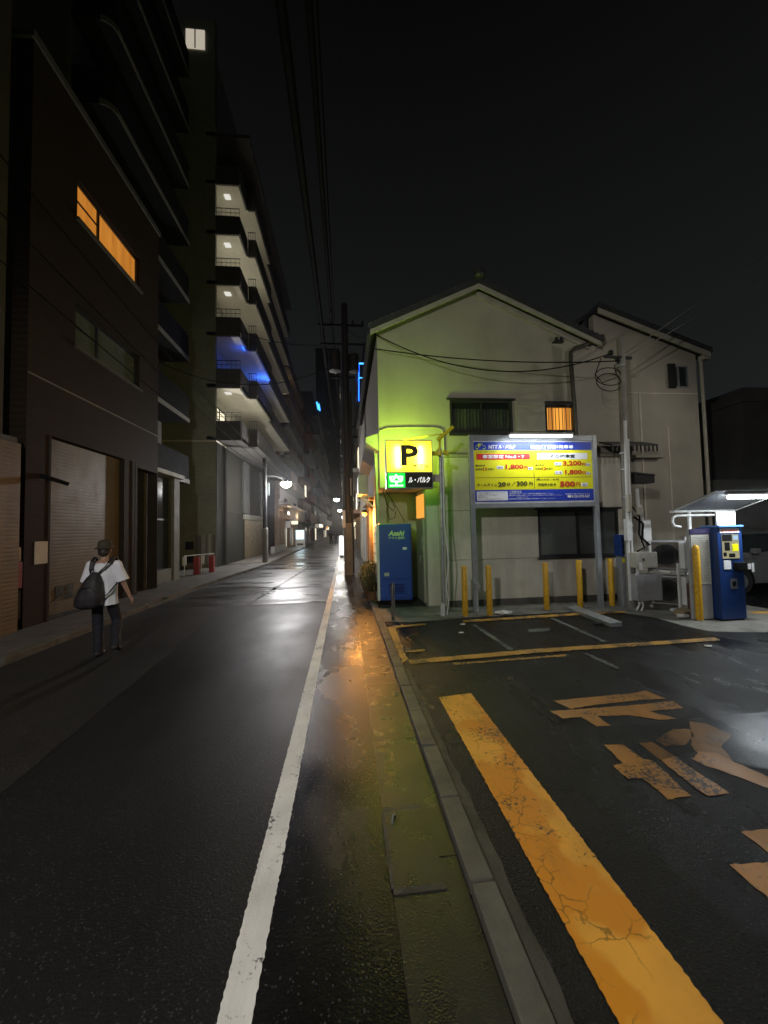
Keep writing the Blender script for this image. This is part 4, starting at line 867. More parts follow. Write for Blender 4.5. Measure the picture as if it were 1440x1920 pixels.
sh = shutter_mesh(MB(), -6.12, 8.48, 11.10, .12, 3.86).build('roller_shutter', 'shutter', A)
MB().box(-6.06, -5.985, 8.42, 8.478, .1, 3.88).box(-6.06, -5.985, 11.102, 11.16, .1, 3.88).build('guide_rail', 'tile_brown', sh)
MB().box(-6.10, -6.02, 8.49, 11.09, .105, .17).build('bottom_bar', 'dark', sh)
g = MB(); random.seed(12)
text_mesh(g, "鬼乱", (-6.10, 9.08, .60), (0, 1, 0), FZ, .34, .66, .02, .2); g.build('graffiti', 'ink_black', sh)
MB().box(-6.0, -5.992, 7.87, 12.99, 4.95, 4.985).build('joint', 'conc_mid', A)
for (z0, z1, lit) in ((9.1, 10.05, True), (6.1, 7.1, False)):
    f = MB().wall((-6.08, 9.16, z0+.002), LU, FZ, LN, 2.70, z1-z0-.004, .06, [(.05, .86, .05, .90), (.92, 2.65, .05, .90)]).build('window', 'dark', A)
    if lit: MB().box(-6.13, -6.12, 9.2, 10.03, z0+.05, z1-.05).box(-6.14, -6.13, 10.07, 11.82, z0+.05, z1-.05).build('pane', 'e_window', f)
    else: MB().box(-6.13, -6.12, 9.2, 10.03, z0+.05, z1-.05).box(-6.14, -6.13, 10.07, 11.82, z0+.05, z1-.05).build('pane', 'frost', f)
    MB().box(-6.12, -6.085, 9.2, 10.03, z0+.50, z0+.525).build('glazing_bar', 'dark', f)
    MB().box(-6.0, -5.93, 9.1, 11.93, z0-.07, z0-.005).build('sill', 'conc_dark', A)
dw = MB().box(-7.2, -7.1, 11.8, 12.98, .1, 3.76).build('doorway', 'black', A)
MB().box(-7.08, -7.05, 11.9, 12.88, .12, 2.6).build('door_glass', 'glass_dark', dw)
MB().box(-6.0, -5.985, 8.11, 8.42, 1.27, 1.71).build('notice', 'paper', A)
MB().bar((-5.995, 8.22, 3.02), (-5.70, 8.55, 2.88), .07).build('wall_spotlight', 'black', A)
MB().tube([(-5.96, 11.62, 3.9), (-5.96, 11.62, .15)], .02, 8).build('drainpipe', 'conc_dark', A)

A0 = thing('shuttered_garage', 'low tan shuttered building at the left edge of the street', 'building', (-5.95, 5.0, .1))
shutter_mesh(MB(), -5.93, 0.2, 7.66, .1, 3.52).build('roller_shutter', 'shutter2', A0)
MB().box(-12, -5.95, .0, 7.6, 3.53, 3.62).box(-12, -5.95, 7.55, 7.64, .1, 3.52).box(-12, -5.96, 0, .18, .1, 3.52).box(-12, -6.2, 0, 7.6, 3.63, 14).build('wall', 'conc_dark', A0)
MB().tube([(-6.05, 7.74, .3), (-6.05, 7.74, 2.45), (-6.05, 7.70, 2.5)], .04, 8).build('drainpipe', 'white', A0, smooth=True)
rb = thing('wall_cabinet', 'small red box in the gap beside the tan shutter', 'box', (-6.15, 7.76, .1))  # red box standing for an unidentified reddish object
MB().box(-6.25, -6.0, 7.69, 7.84, .86, 1.35).build('case', 'red', rb, bevel=.01); MB().box(-6.2, -6.02, 7.70, 7.83, 1.36, 1.62).build('meter', 'cream', rb); MB().box(-6.22, -6.02, 7.70, 7.84, .3, .82).build('pipework', 'dark', rb)

B = thing('balcony_building', 'dark apartment building with rounded balcony slabs, lit edges put in as pale strips', 'building', (-7.5, 15, .1))
MB().box(-14, -8.2, 13.06, 18.1, .1, 26).box(-14, -8.2, 12.0, 13.05, 11.9, 26).build('wall', 'conc_dark', B)
zs = [4.05, 6.85, 9.65, 12.4, 15.15, 17.9, 20.65, 23.4]
for i, z in enumerate(zs):
    y0 = 13.07 if z < 11.9 else 12.1
    prof = [(-8.2, y0), (-7.35, y0), (-7.2, y0+.04), (-7.06, y0+.15), (-7.0, y0+.32), (-7.0, 18.1), (-8.2, 18.1)]
    MB().extrude([(x, y, z) for x, y in prof], (0, 0, .17)).build('balcony_slab', 'black', B)  # matt black slab: underside shade put into its colour
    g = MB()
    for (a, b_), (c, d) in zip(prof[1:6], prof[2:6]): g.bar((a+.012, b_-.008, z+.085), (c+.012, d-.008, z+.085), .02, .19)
    g.build('slab_edge', 'conc_mid', B)  # paler strip imitates slab edges lit from below
    pr2 = [(-8.15, y0+.03), (-7.37, y0+.03), (-7.22, y0+.07), (-7.09, y0+.17), (-7.03, y0+.33), (-7.03, 18.07)]
    g = MB()
    for (a, b_), (c, d) in zip(pr2, pr2[1:]): g.bar((a, b_, z+.72), (c, d, z+.72), .03, 1.02)
    g.build('balcony_parapet', 'black', B)
    if i % 2 == 0: MB().box(-8.19, -8.12, 14.2, 16.6, z+.2, z+2.2).build('window', 'glass_dark', B)
gl = MB().box(-6.62, -6.55, 13.08, 15.0, .3, 3.85).build('shopfront_glass', 'glass_dark', B)
MB().box(-6.60, -6.53, 14.0, 14.05, .3, 3.85).box(-6.60, -6.53, 13.5, 13.54, .3, 3.85).box(-6.60, -6.53, 13.08, 15.0, 2.3, 2.36).build('mullion', 'dark', gl)
MB().box(-6.75, -6.35, 15.05, 15.5, .1, 4.04).box(-6.66, -6.40, 13.07, 15.04, .1, .55).build('pillar', 'conc_mid', B)
MB().box(-6.9, -6.2, 13.07, 15.6, 3.9, 4.04).build('entrance_canopy', 'conc_pale', B)
MB().tube([(-6.3, 13.2, 3.9), (-6.3, 13.2, .15)], .03, 8).build('drainpipe', 'dark', B)

# building C : lit corner galleries
Cb = thing('gallery_building', 'tall grey apartment block with stacked lit corner balconies', 'building', (-7, 24, .1))
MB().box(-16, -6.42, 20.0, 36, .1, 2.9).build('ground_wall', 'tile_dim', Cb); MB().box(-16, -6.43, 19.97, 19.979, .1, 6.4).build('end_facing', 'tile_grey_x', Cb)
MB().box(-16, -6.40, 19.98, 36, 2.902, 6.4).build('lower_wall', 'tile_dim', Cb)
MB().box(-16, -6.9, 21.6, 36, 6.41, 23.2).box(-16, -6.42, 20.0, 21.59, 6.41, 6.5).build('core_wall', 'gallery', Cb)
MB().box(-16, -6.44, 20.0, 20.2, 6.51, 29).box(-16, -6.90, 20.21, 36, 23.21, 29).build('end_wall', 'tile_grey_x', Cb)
MB().box(-6.44, -6.40, 20.0, 20.2, 23.3, 29).build('corner', 'conc_dark', Cb)
floors = [6.5, 9.2, 11.9, 14.6, 17.3, 20.0]
for i, z in enumerate(floors):
    # z is a ceiling/slab level; slab at z..z+.18 with parapet above
    MB().box(-6.89, -5.20, 20.0, 21.6, z, z+.2).box(-6.89, -4.74, 21.601, 26.0, z, z+.2).box(-6.89, -4.9, 26.01, 36, z, z+.2).build('balcony_slab', 'gallery' if i else 'conc_dark', Cb)
    MB().box(-6.43, -5.22, 19.98, 20.08, z-.02, z+.98).box(-5.30, -5.20, 20.09, 21.58, z-.02, z+.98).box(-5.18, -4.76, 21.58, 21.68, z-.02, z+.98).box(-4.84, -4.74, 21.69, 26.0, z-.02, z+.98).box(-5.0, -4.9, 26.01, 36, z-.02, z+.98).build('balcony_parapet', 'conc_dark', Cb)
    g = MB()
    for k in range(6): g.bar((-6.38+k*.23, 20.03, z+.98), (-6.38+k*.23, 20.03, z+1.42), .013)
    g.bar((-6.42, 20.03, z+1.42), (-5.22, 20.03, z+1.42), .03).bar((-6.42, 20.03, z+1.2), (-5.22, 20.03, z+1.2), .02)
    g.build('railing', 'dark', Cb); g = MB()
    for k in range(4): g.bar((-5.16+k*.12, 21.63, z+.98), (-5.16+k*.12, 21.63, z+1.42), .02)
    g.bar((-5.2, 21.63, z+1.42), (-4.78, 21.63, z+1.42), .03).build('railing', 'dark', Cb)
MB().box(-6.89, -4.7, 20.0, 36, 22.6, 22.8).build('balcony_slab', 'conc_dark', Cb)
for z, p in ((20.0, 9), (17.3, 15), (14.6, 6), (9.2, 17)):
    cl = MB().box(-6.2, -5.9, 20.6, 20.9, z-.06, z-.002).build('ceiling_lamp', EM('gallery_lamp', (1, .97, .88), .75), Cb)
    light('gallery_light', 'POINT', (-5.95, 21.0, z-1.55), p*1.5, (1, .97, .87), .4)
    light('gallery_light', 'POINT', (-5.9, 23.6, z-1.55), p*1.5, (1, .97, .87), .4)
    if z > 9.5: MB().box(-6.885, -6.87, 20.7, 21.5, z-2.0, z-.75).build('door', 'e_warm', Cb)
f = MB().wall((-6.82, 20.3, 7.42), LU, FZ, LN, 2.6, 1.25, .05, [(.06, .7, .06, .56), (.06, .7, .62, 1.19), (.76, 1.5, .06, .56), (.76, 1.5, .62, 1.19), (1.56, 2.54, .06, .56), (1.56, 2.54, .62, 1.19)]).build('window', 'dark', Cb)
MB().box(-6.885, -6.875, 20.32, 22.88, 7.44, 8.65).build('pane', 'e_warm', f)
MB().box(-6.30, -6.22, 23.5, 24.6, 6.5, 6.9).build('laundry_rack', 'white', Cb)
tw = MB().box(-7.9, -6.95, 19.94, 19.99, 27.3, 28.35).build('window', 'e_dim', Cb)
tw.data.materials[0] = EM('pale_window', (.85, .75, .6), .55)
MB().box(-7.46, -7.40, 19.93, 19.94, 27.3, 28.35).build('mullion', 'dark', tw)
# added blue tubes and lights imitating neon light on the gallery surfaces
MB().tube([(-5.0, 25.2, 11.86), (-5.0, 25.9, 11.86)], .02, 8).build('added_blue_tube', 'e_blue', Cb); light('added_blue_light', 'POINT', (-5.2, 25.4, 11.4), 60, (.02, .12, 1), .2)
MB().tube([(-5.4, 21.1, 11.86), (-5.4, 21.5, 11.86)], .02, 8).build('added_blue_tube', 'e_blue', Cb); light('added_blue_light', 'POINT', (-5.5, 21.3, 11.5), 9, (.02, .10, 1), .2)
light('added_blue_light', 'POINT', (-4.2, 23.5, 9.7), 5, (.12, .18, 1), .2)  # added blue light with no fixture
sh = shutter_mesh(MB(), -6.38, 25.2, 30.6, .12, 2.6).build('roller_shutter', 'shutter', Cb)
MB().box(-6.41, -6.30, 25.0, 31, 2.62, 2.95).build('shutter_box', 'conc_mid', Cb)
MB().box(-6.40, -6.28, 24.8, 26.2, 3.0, 6.3).build('pilaster', 'block_dark', Cb); MB().box(-6.40, -6.28, 29.6, 31.0, 3.0, 6.3).build('pilaster', 'block_dark', Cb)
MB().box(-7.9, -7.5, 19.95, 19.995, 1.0, 1.4).build('vent', 'black', Cb); MB().box(-7.9, -7.5, 19.95, 19.995, .35, .75).build('vent', 'black', Cb)
MB().box(-7.1, -6.95, 19.9, 19.995, .3, 1.7).tube([(-6.75, 19.94, .2), (-6.75, 19.94, 1.75)], .09, 10).build('service_pipe', 'conc_pale', Cb)
MB().box(-7.4, -7.15, 19.95, 19.995, .12, 1.7).box(-6.6, -6.44, 19.95, 19.995, .12, 1.7).build('hatch', 'conc_mid', Cb)

# barrier by the building
ba = thing('barrier', 'red and white folding barrier on the left pavement', 'barrier', (-6.15, 16.8, .1))
for p, q in (((-6.48, 16.3), (-6.10, 16.95)), ((-6.08, 17.0), (-5.76, 17.6))):
    MB().tube([(*p, .90), (*q, .90)], .025, 8).tube([(*p, .10), (*p, .90)], .02, 8).build('rail', 'white', ba)
MB().box(-6.30, -6.08, 16.72, 16.9, .1, .82).build('red_panel', 'red', ba, bevel=.01); MB().box(-5.92, -5.72, 17.42, 17.6, .1, .82).build('red_panel', 'red', ba, bevel=.01)
MB().box(-6.56, -6.40, 16.25, 16.29, .52, .88).build('white_plate', 'white', ba); MB().box(-6.06, -5.98, 17.0, 17.05, .5, .85).build('white_plate', 'white', ba)

# ---- far buildings
def block(name, label, x0, x1, y0, y1, h, mat, face, floors_=0, seed=0, lit=.1, balc=True, z00=3.2):
    random.seed(seed); t_ = thing(name, label, 'building', ((x0+x1)/2, y0, 0))
    MB().box(x0, x1, y0, y1, 0, h).build('wall', mat, t_)
    MB().box(x0-.05, x1+.05, y0-.05, y1+.05, h+.002, h+.5).build('parapet', 'conc_dark', t_)
    xf = x1 if face > 0 else x0; s = 1 if face > 0 else -1
    fz = z00; k = 0; pitch = 2.9
    while fz < h-1.5 and k < (floors_ or 99):
        if balc: MB().box(min(xf, xf+s*.9), max(xf, xf+s*.9), y0+.3, y1-.3, fz-.25, fz).box(min(xf+s*.82, xf+s*.9), max(xf+s*.82, xf+s*.9), y0+.3, y1-.3, fz+.003, fz+1.0).build('balcony', mat if random.random() < .5 else 'conc_mid', t_)
        ny = max(1, min(3, int((y1-y0)/5)))
        for j in range(ny):
            yc = y0+(j+.5)*(y1-y0)/ny; L = random.random() < lit
            MB().box(min(xf+s*.005, xf+s*.05), max(xf+s*.005, xf+s*.05), yc-.9, yc+.9, fz+.4, fz+1.9).build('window', ('e_dim' if random.random() < .5 else 'e_warm') if L else 'glass_dark', t_)
        if random.random() < .8:
            L = random.random() < lit*.7; MB().box((x0+x1)/2-.7, (x0+x1)/2+.7, y0-.05, y0-.005, fz+.5, fz+1.8).build('window', 'e_dim' if L else 'glass_dark', t_)
        fz += pitch; k += 1
    if y0 > 30 and h < 60:
        for j in range(max(2, int((y1-y0)/5))):
            yc = y0+1.2+j*(y1-y0-2)/max(2, int((y1-y0)/5)); z_ = random.uniform(2.3, 3.0); a = random.uniform(.25, .55)
            MB().box(min(xf+s*.06, xf+s*.75), max(xf+s*.06, xf+s*.75), yc, yc+.14, z_-a, z_+a).build('hanging_sign', random.choice(['e_white', 'e_window2', 'e_dim', 'sign_white', 'e_warm', 'block_dark']), t_)
            MB().box(min(xf+s*.01, xf+s*.05), max(xf+s*.01, xf+s*.05), yc+.6, yc+2.2, .3, 2.2).build('shop_window', random.choice(['e_dim', 'glass_dark', 'e_warm', 'glass_dark']), t_)
    return t_
D = block('apartment_block', 'dim apartment block with brown balconies past the lit corner galleries', -16, -6.0, 36.3, 50, 21, 'brown_wall', 1, seed=1, lit=.06)
# shop at the foot of that block
shp = thing('shop_front', 'brown shop front with lit sign and flat canopy beyond the street pole', 'shop', (-5.8, 40, .1))
MB().box(-5.99, -5.7, 33.5, 34.2, .1, 3.6).box(-5.99, -5.7, 36.8, 37.8, .1, 3.6).box(-5.99, -5.7, 40.5, 41.2, .1, 3.6).box(-5.99, -5.7, 44.5, 45.3, .1, 3.6).box(-5.98, -5.65, 33.5, 46, 3.602, 4.6).build('pillar', 'brown_wall', shp)
MB().box(-5.64, -4.6, 33.2, 46.5, 4.0, 4.15).build('canopy', 'brown_wall', shp)
MB().box(-5.63, -5.58, 38.5, 41.5, 3.45, 3.75).build('sign', 'e_white', shp)
MB().box(-5.9, -5.6, 31.2, 37.0, .1, .6).build('step', 'conc_pale', shp)
g = MB()
for y in (33.6, 34.3, 35.1): g.lathe((-4.9, y, 3.94), [(.03, 0), (.06, .02), (.05, .058)], 8)
g.build('downlight', 'e_warm', shp)
light('shop_light', 'POINT', (-4.9, 35.5, 3.5), 40, (1, .72, .40), .2); light('shop_light', 'POINT', (-4.9, 42, 3.4), 50, (1, .78, .5), .2)
v2 = thing('far_vending_machine', 'brightly lit vending machine by the shop on the left', 'vending machine', (-4.85, 42, .1))
MB().box(-5.35, -4.40, 42, 42.7, .1, 1.95).build('cabinet', 'white', v2, bevel=.02); MB().box(-5.29, -4.46, 41.97, 41.998, .95, 1.88).build('display', 'e_vend', v2); MB().box(-5.2, -4.55, 41.97, 41.998, .3, .5).build('delivery_flap', 'dark', v2)
g = MB()
for z in (1.15, 1.42, 1.68): g.box(-5.27, -4.48, 41.955, 41.969, z, z+.03)
g.build('shelf_edge', 'dark', v2); light('vending_light', 'AREA', (-4.87, 41.9, 1.4), 14, (.6, .86, 1), .8, (-4.87, 30, .3), sy=.9)
block('red_tile_block', 'red brown tiled slim block beyond the shop', -15, -5.4, 50.5, 62, 19, 'tile_red', 1, seed=3, lit=.12)
block('office_block', 'dark office block in the left distance', -16, -5.0, 62.5, 80, 24, 'block_dark', 1, seed=4, lit=.15)
block('distant_block', 'distant dark building on the left before the tower', -16, -4.9, 80.5, 104, 20, 'conc_mid', 1, seed=5, lit=.22)
block('end_tower', 'tall dark green grey tower closing the end of the street', -9.5, -1.2, 135, 150, 66, 'block_green', 1, seed=6, lit=.10, balc=False)
block('narrow_house', 'narrow dark house right behind the beige house', 1.0, 9, 17.0, 26, 7.5, 'conc_mid', -1, seed=7, lit=.2, balc=False)
block('brick_house', 'brown house farther along the right side', 1.1, 10, 26.4, 39, 9.5, 'brown_wall', -1, seed=8, lit=.25)
nb_ = block('neon_building', 'dark block carrying the blue neon bracket sign', 2.25, 12, 39.6, 56, 21, 'block_dark', -1, seed=9, lit=.12)
block('right_far_block', 'dark far block on the right side of the street', 1.6, 12, 56.5, 90, 17, 'block_green', -1, seed=10, lit=.2)
block('right_distant_block', 'most distant dark block on the right', 1.4, 12, 91, 130, 22, 'block_dark', -1, seed=11, lit=.2)
ns = thing('neon_sign', 'blue neon bracket outline on the right hand block', 'neon sign', (1.9, 40, 15.4))
MB().bar((1.62, 39.8, 15.3), (1.70, 39.8, 19.3), .10).build('neon_tube', 'e_blue', ns); MB().bar((1.66, 39.8, 19.3), (2.28, 39.8, 19.3), .14).bar((1.70, 39.8, 17.75), (2.24, 39.8, 17.75), .12).build('neon_tube', 'e_cyan', ns)
MB().box(1.78, 2.24, 39.75, 39.9, 15.3, 19.2).build('backing', 'block_dark', ns)
ns = thing('neon_sign', 'small blue neon sign high on the left distant block', 'neon sign', (-4.6, 80, 27))
MB().bar((-5.2, 80, 27.0), (-5.5, 80, 28.6), .3).bar((-4.9, 80, 26.8), (-5.1, 80, 28.2), .3).build('neon_tube', 'e_cyan', ns); MB().box(-6.5, -4.7, 80.2, 80.45, 20.6, 28.8).build('backing', 'block_dark', ns)
# dark block right of the lot
block('side_building', 'dark low building at the right beyond the parking lot', 14, 30, 12, 24, 6.0, 'conc_dark', -1, seed=14, lit=0, balc=False)

# ================================================================ STREET LAMPS, POLES, CABLES
pl = thing('lamp_pole', 'brown steel pole with bright white street lamp on the left kerb', 'street lamp', (-4.6, 22.2, .1))
MB().tube([(-4.5, 22.2, .1), (-4.5, 22.2, 6.0)], .13, 12, .11).build('pole', 'pole_brown', pl, smooth=True)
MB().lathe((-4.5, 22.2, .1), [(.16, 0), (.16, 1.9), (.135, 1.92)], 12).build('sleeve', 'pole', pl, smooth=True)
MB().tube([(-4.5, 22.2, 4.95), (-4.0, 22.5, 5.0), (-3.5, 22.9, 4.85)], .035, 8).build('arm', 'dark', pl)
hd = MB().lathe((-3.42, 22.9, 4.66), [(.10, .16), (.20, .08), (.24, .03), (.22, .02)], 16).build('lamp_head', 'dark', pl)
MB().lathe((-3.42, 22.9, 4.52), [(.08, -.14), (.22, -.08), (.31, .04), (.28, .155)], 16).build('lens', EM('main_lamp_lens', (1, .97, .86), 160), hd, smooth=True)
MB().box(-4.32, -4.22, 22.08, 22.12, 3.85, 4.55).build('side_plate', EM('tube_plate', (.8, .95, .9), .5), pl)
light('street_light', 'POINT', (-3.42, 22.75, 4.18), 1050, (.98, .96, 1), .14)
t_ = thing('street_lamp', 'nearest of the white lamps hanging over the far right kerb', 'street lamp', (-.4, 40, 0), 'street lamps')
MB().tube([(.35, 40, 0), (.35, 40, 6.5)], .10, 10, .08).build('pole', 'pole', t_, smooth=True)
MB().tube([(.35, 40, 5.3), (-.2, 40, 5.4), (-.85, 40, 5.2)], .03, 8).build('arm', 'dark', t_)
hh = MB().lathe((-.87, 40, 5.02), [(.08, .16), (.2, .08), (.25, .03)], 14).build('lamp_head', 'dark', t_)
MB().lathe((-.87, 40, 4.88), [(.08, -.10), (.22, -.04), (.30, .06), (.27, .16)], 14).build('lens', 'e_far', hh, smooth=True)
for y, lab in ((62, 'second white lamp along the far right kerb'), (95, 'third small white lamp deep in the street'), (125, 'farthest white lamp spot near the street end')):
    c = copy_tree(t_); c.location = (-.4+(.0 if y < 70 else .25), y, 0); c['label'] = lab
for y, p in ((40, 420), (62, 420), (95, 500), (125, 500)): light('far_street_light', 'POINT', (-.87, y-.1, 4.75), p, (1, .97, .92), .2)
rp_ = thing('utility_pole', 'grey concrete utility pole with transformer and crossarms on the right kerb', 'utility pole', (.12, 15.7, 0))
MB().tube([(.12, 15.7, 0), (.10, 15.7, 11.2)], .17, 14, .13).build('pole', 'pole_brown', rp_, smooth=True)
MB().lathe((.12, 15.7, 0), [(.20, 0), (.20, 2.05), (.175, 2.08)], 14).build('sleeve', 'pole', rp_, smooth=True)
MB().bar((-1.0, 15.7, 10.3), (.9, 15.7, 10.3), .09).bar((-.9, 15.7, 9.5), (.9, 15.7, 9.5), .08).bar((-.5, 15.7, 8.1), (.5, 15.7, 8.1), .08).build('crossarm', 'black', rp_)
MB().lathe((-.32, 15.6, 8.3), [(.05, 0), (.24, .02), (.24, .8), (.20, .86), (.05, .9)], 14).lathe((.45, 15.6, 8.3), [(.05, 0), (.22, .02), (.22, .7), (.05, .8)], 14).build('transformer', 'pole_brown', rp_)
g = MB()
for x in (-.9, -.45, .45, .85): g.lathe((x, 15.7, 10.34), [(.03, 0), (.06, .04), (.04, .08), (.06, .12), (.03, .18)], 8)
g.build('insulator', 'dark', rp_)
MB().box(-.12, .0, 15.52, 15.56, 1.9, 2.6).box(.22, .34, 15.6, 15.8, 3.2, 3.9).build('plate', 'white', rp_)
MB().tube([(.30, 15.6, .1), (.30, 15.6, 7.5)], .035, 8).tube([(-.06, 15.55, 2.5), (-.06, 15.55, 8.3)], .025, 8).build('conduit', 'dark', rp_)
for y, x, h in ((30, .35, 10.5), (52, .4, 11), (74, .4, 10.5)):
    q = thing('utility_pole', {30: 'dark utility pole second along the right kerb', 52: 'third utility pole along the right kerb', 74: 'utility pole farthest away on the right kerb'}[y], 'utility pole', (x, y, 0), 'utility poles on the right kerb')
    MB().tube([(0, 0, 0), (0, 0, h)], .16, 10, .12).build('pole', 'pole', q, local=True, smooth=True)
    MB().bar((-1.1, 0, h-.6), (.9, 0, h-.6), .1).bar((-1.0, 0, h-1.4), (.8, 0, h-1.4), .1).build('crossarm', 'black', q, local=True)
    MB().lathe((-.4, -.1, h-2.9), [(.1, 0), (.28, .02), (.28, .9), (.1, 1)], 10).build('transformer', 'pole_brown', q, local=True)
rp_['group'] = 'utility poles on the right kerb'
def cable(label, pts, r_, mat='cable', cat='cable', grp=None, extra=None):
    g = MB()
    for p in pts: g.tube(p, r_, 6)
    return tag(g.build('overhead_cable', mat, smooth=True), label, cat, grp)
GO = 'cables strung over the street'
cable('thick black cable bundle overhead, left of the two high ones', [sag((-.85, -20, 10.4), (-.85, 15.7, 10.35), .5) + sag((-.85, 15.7, 10.35), (-.7, 30, 10.0), .3)[1:] + sag((-.7, 30, 10.0), (-.7, 74, 10.0), .4)[1:]], .085, grp=GO)
cable('thick black cable bundle overhead, right of the two high ones', [sag((-.42, -20, 10.5), (-.42, 15.7, 10.4), .6) + sag((-.42, 15.7, 10.4), (-.2, 30, 10.1), .3)[1:] + sag((-.2, 30, 10.1), (-.2, 74, 10), .4)[1:]], .06, grp=GO)
cable('pair of thin lines beside the high cable bundles', [sag((-.95, -20, 11.0), (-.95, 15.7, 10.4), .5), sag((-.3, -20, 11.0), (-.3, 15.7, 10.45), .5)], .014, grp=GO)
cable('black service line sagging across the beige house front', [sag((.2, 15.6, 10.2), (.72, 8.6, 6.3), .25, 12) + sag((.72, 8.6, 6.3), (5.72, 7.56, 5.46), .62, 30)[1:], sag((.72, 8.62, 5.95), (5.9, 7.6, 5.32), .14, 24)], .012, grp=GO)
cable('looped spare line hanging left of the service pole', [[(5.72+.30*math.cos(a)*(1 if a < 6.3 else .9)-.08, 7.56, 5.02+.16*math.sin(a)-.02*a) for a in [k*.4 for k in range(32)]], [(5.95, 7.6, 5.3), (5.8, 7.57, 5.2), (5.86, 7.56, 4.95), (5.5, 7.56, 4.82), (5.35, 7.56, 5.0), (5.5, 7.56, 5.35)]], .010, grp=GO)
cable('pale wires running from the service pole up to the right', [sag((6.1, 7.6, 5.5), (9.75, 7.6, 7.95), .02, 10) + [(14, 7.6, 10.8)], sag((6.1, 7.6, 5.4), (9.71, 7.6, 7.45), .02, 10) + [(14, 7.6, 9.9)]], .012, 'wire_pale', grp=GO)
cable('wire crossing the street from the dark left building', [sag((-6.9, 15, 8.3), (-.2, 15.7, 8.7), .9, 24), sag((-5.3, 20, 12.2), (-.3, 15.7, 9.5), .3, 20)], .016, grp=GO)
cable('thin wires along the left building fronts', [sag((-5.4, 4.5, 7.2), (-4.5, 22.2, 5.6), .35, 24), sag((-5.4, 4.5, 6.4), (-4.5, 22.2, 5.4), .4, 24), sag((-5.5, 4.5, 8.3), (-4.5, 22.2, 5.9), .3, 24), sag((-4.5, 22.2, 5.6), (-4.4, 50, 5.8), .3, 16), sag((-4.5, 22.2, 5.85), (-4.2, 50, 6.6), .3, 16)], .012, grp=GO)
ss = thing('standing_sign', 'glowing white standing sign beside the far right kerb', 'sign', (-.12, 26, 0))
MB().box(-.42, -.17, 26, 26.2, .15, 1.42).build('lightbox', 'e_white', ss); MB().box(-.42, -.17, 25.98, 26.22, 0, .14).build('base', 'dark', ss)
light('standing_sign_light', 'POINT', (-.2, 25.4, 1.0), 16, (1, .93, .75), .2)

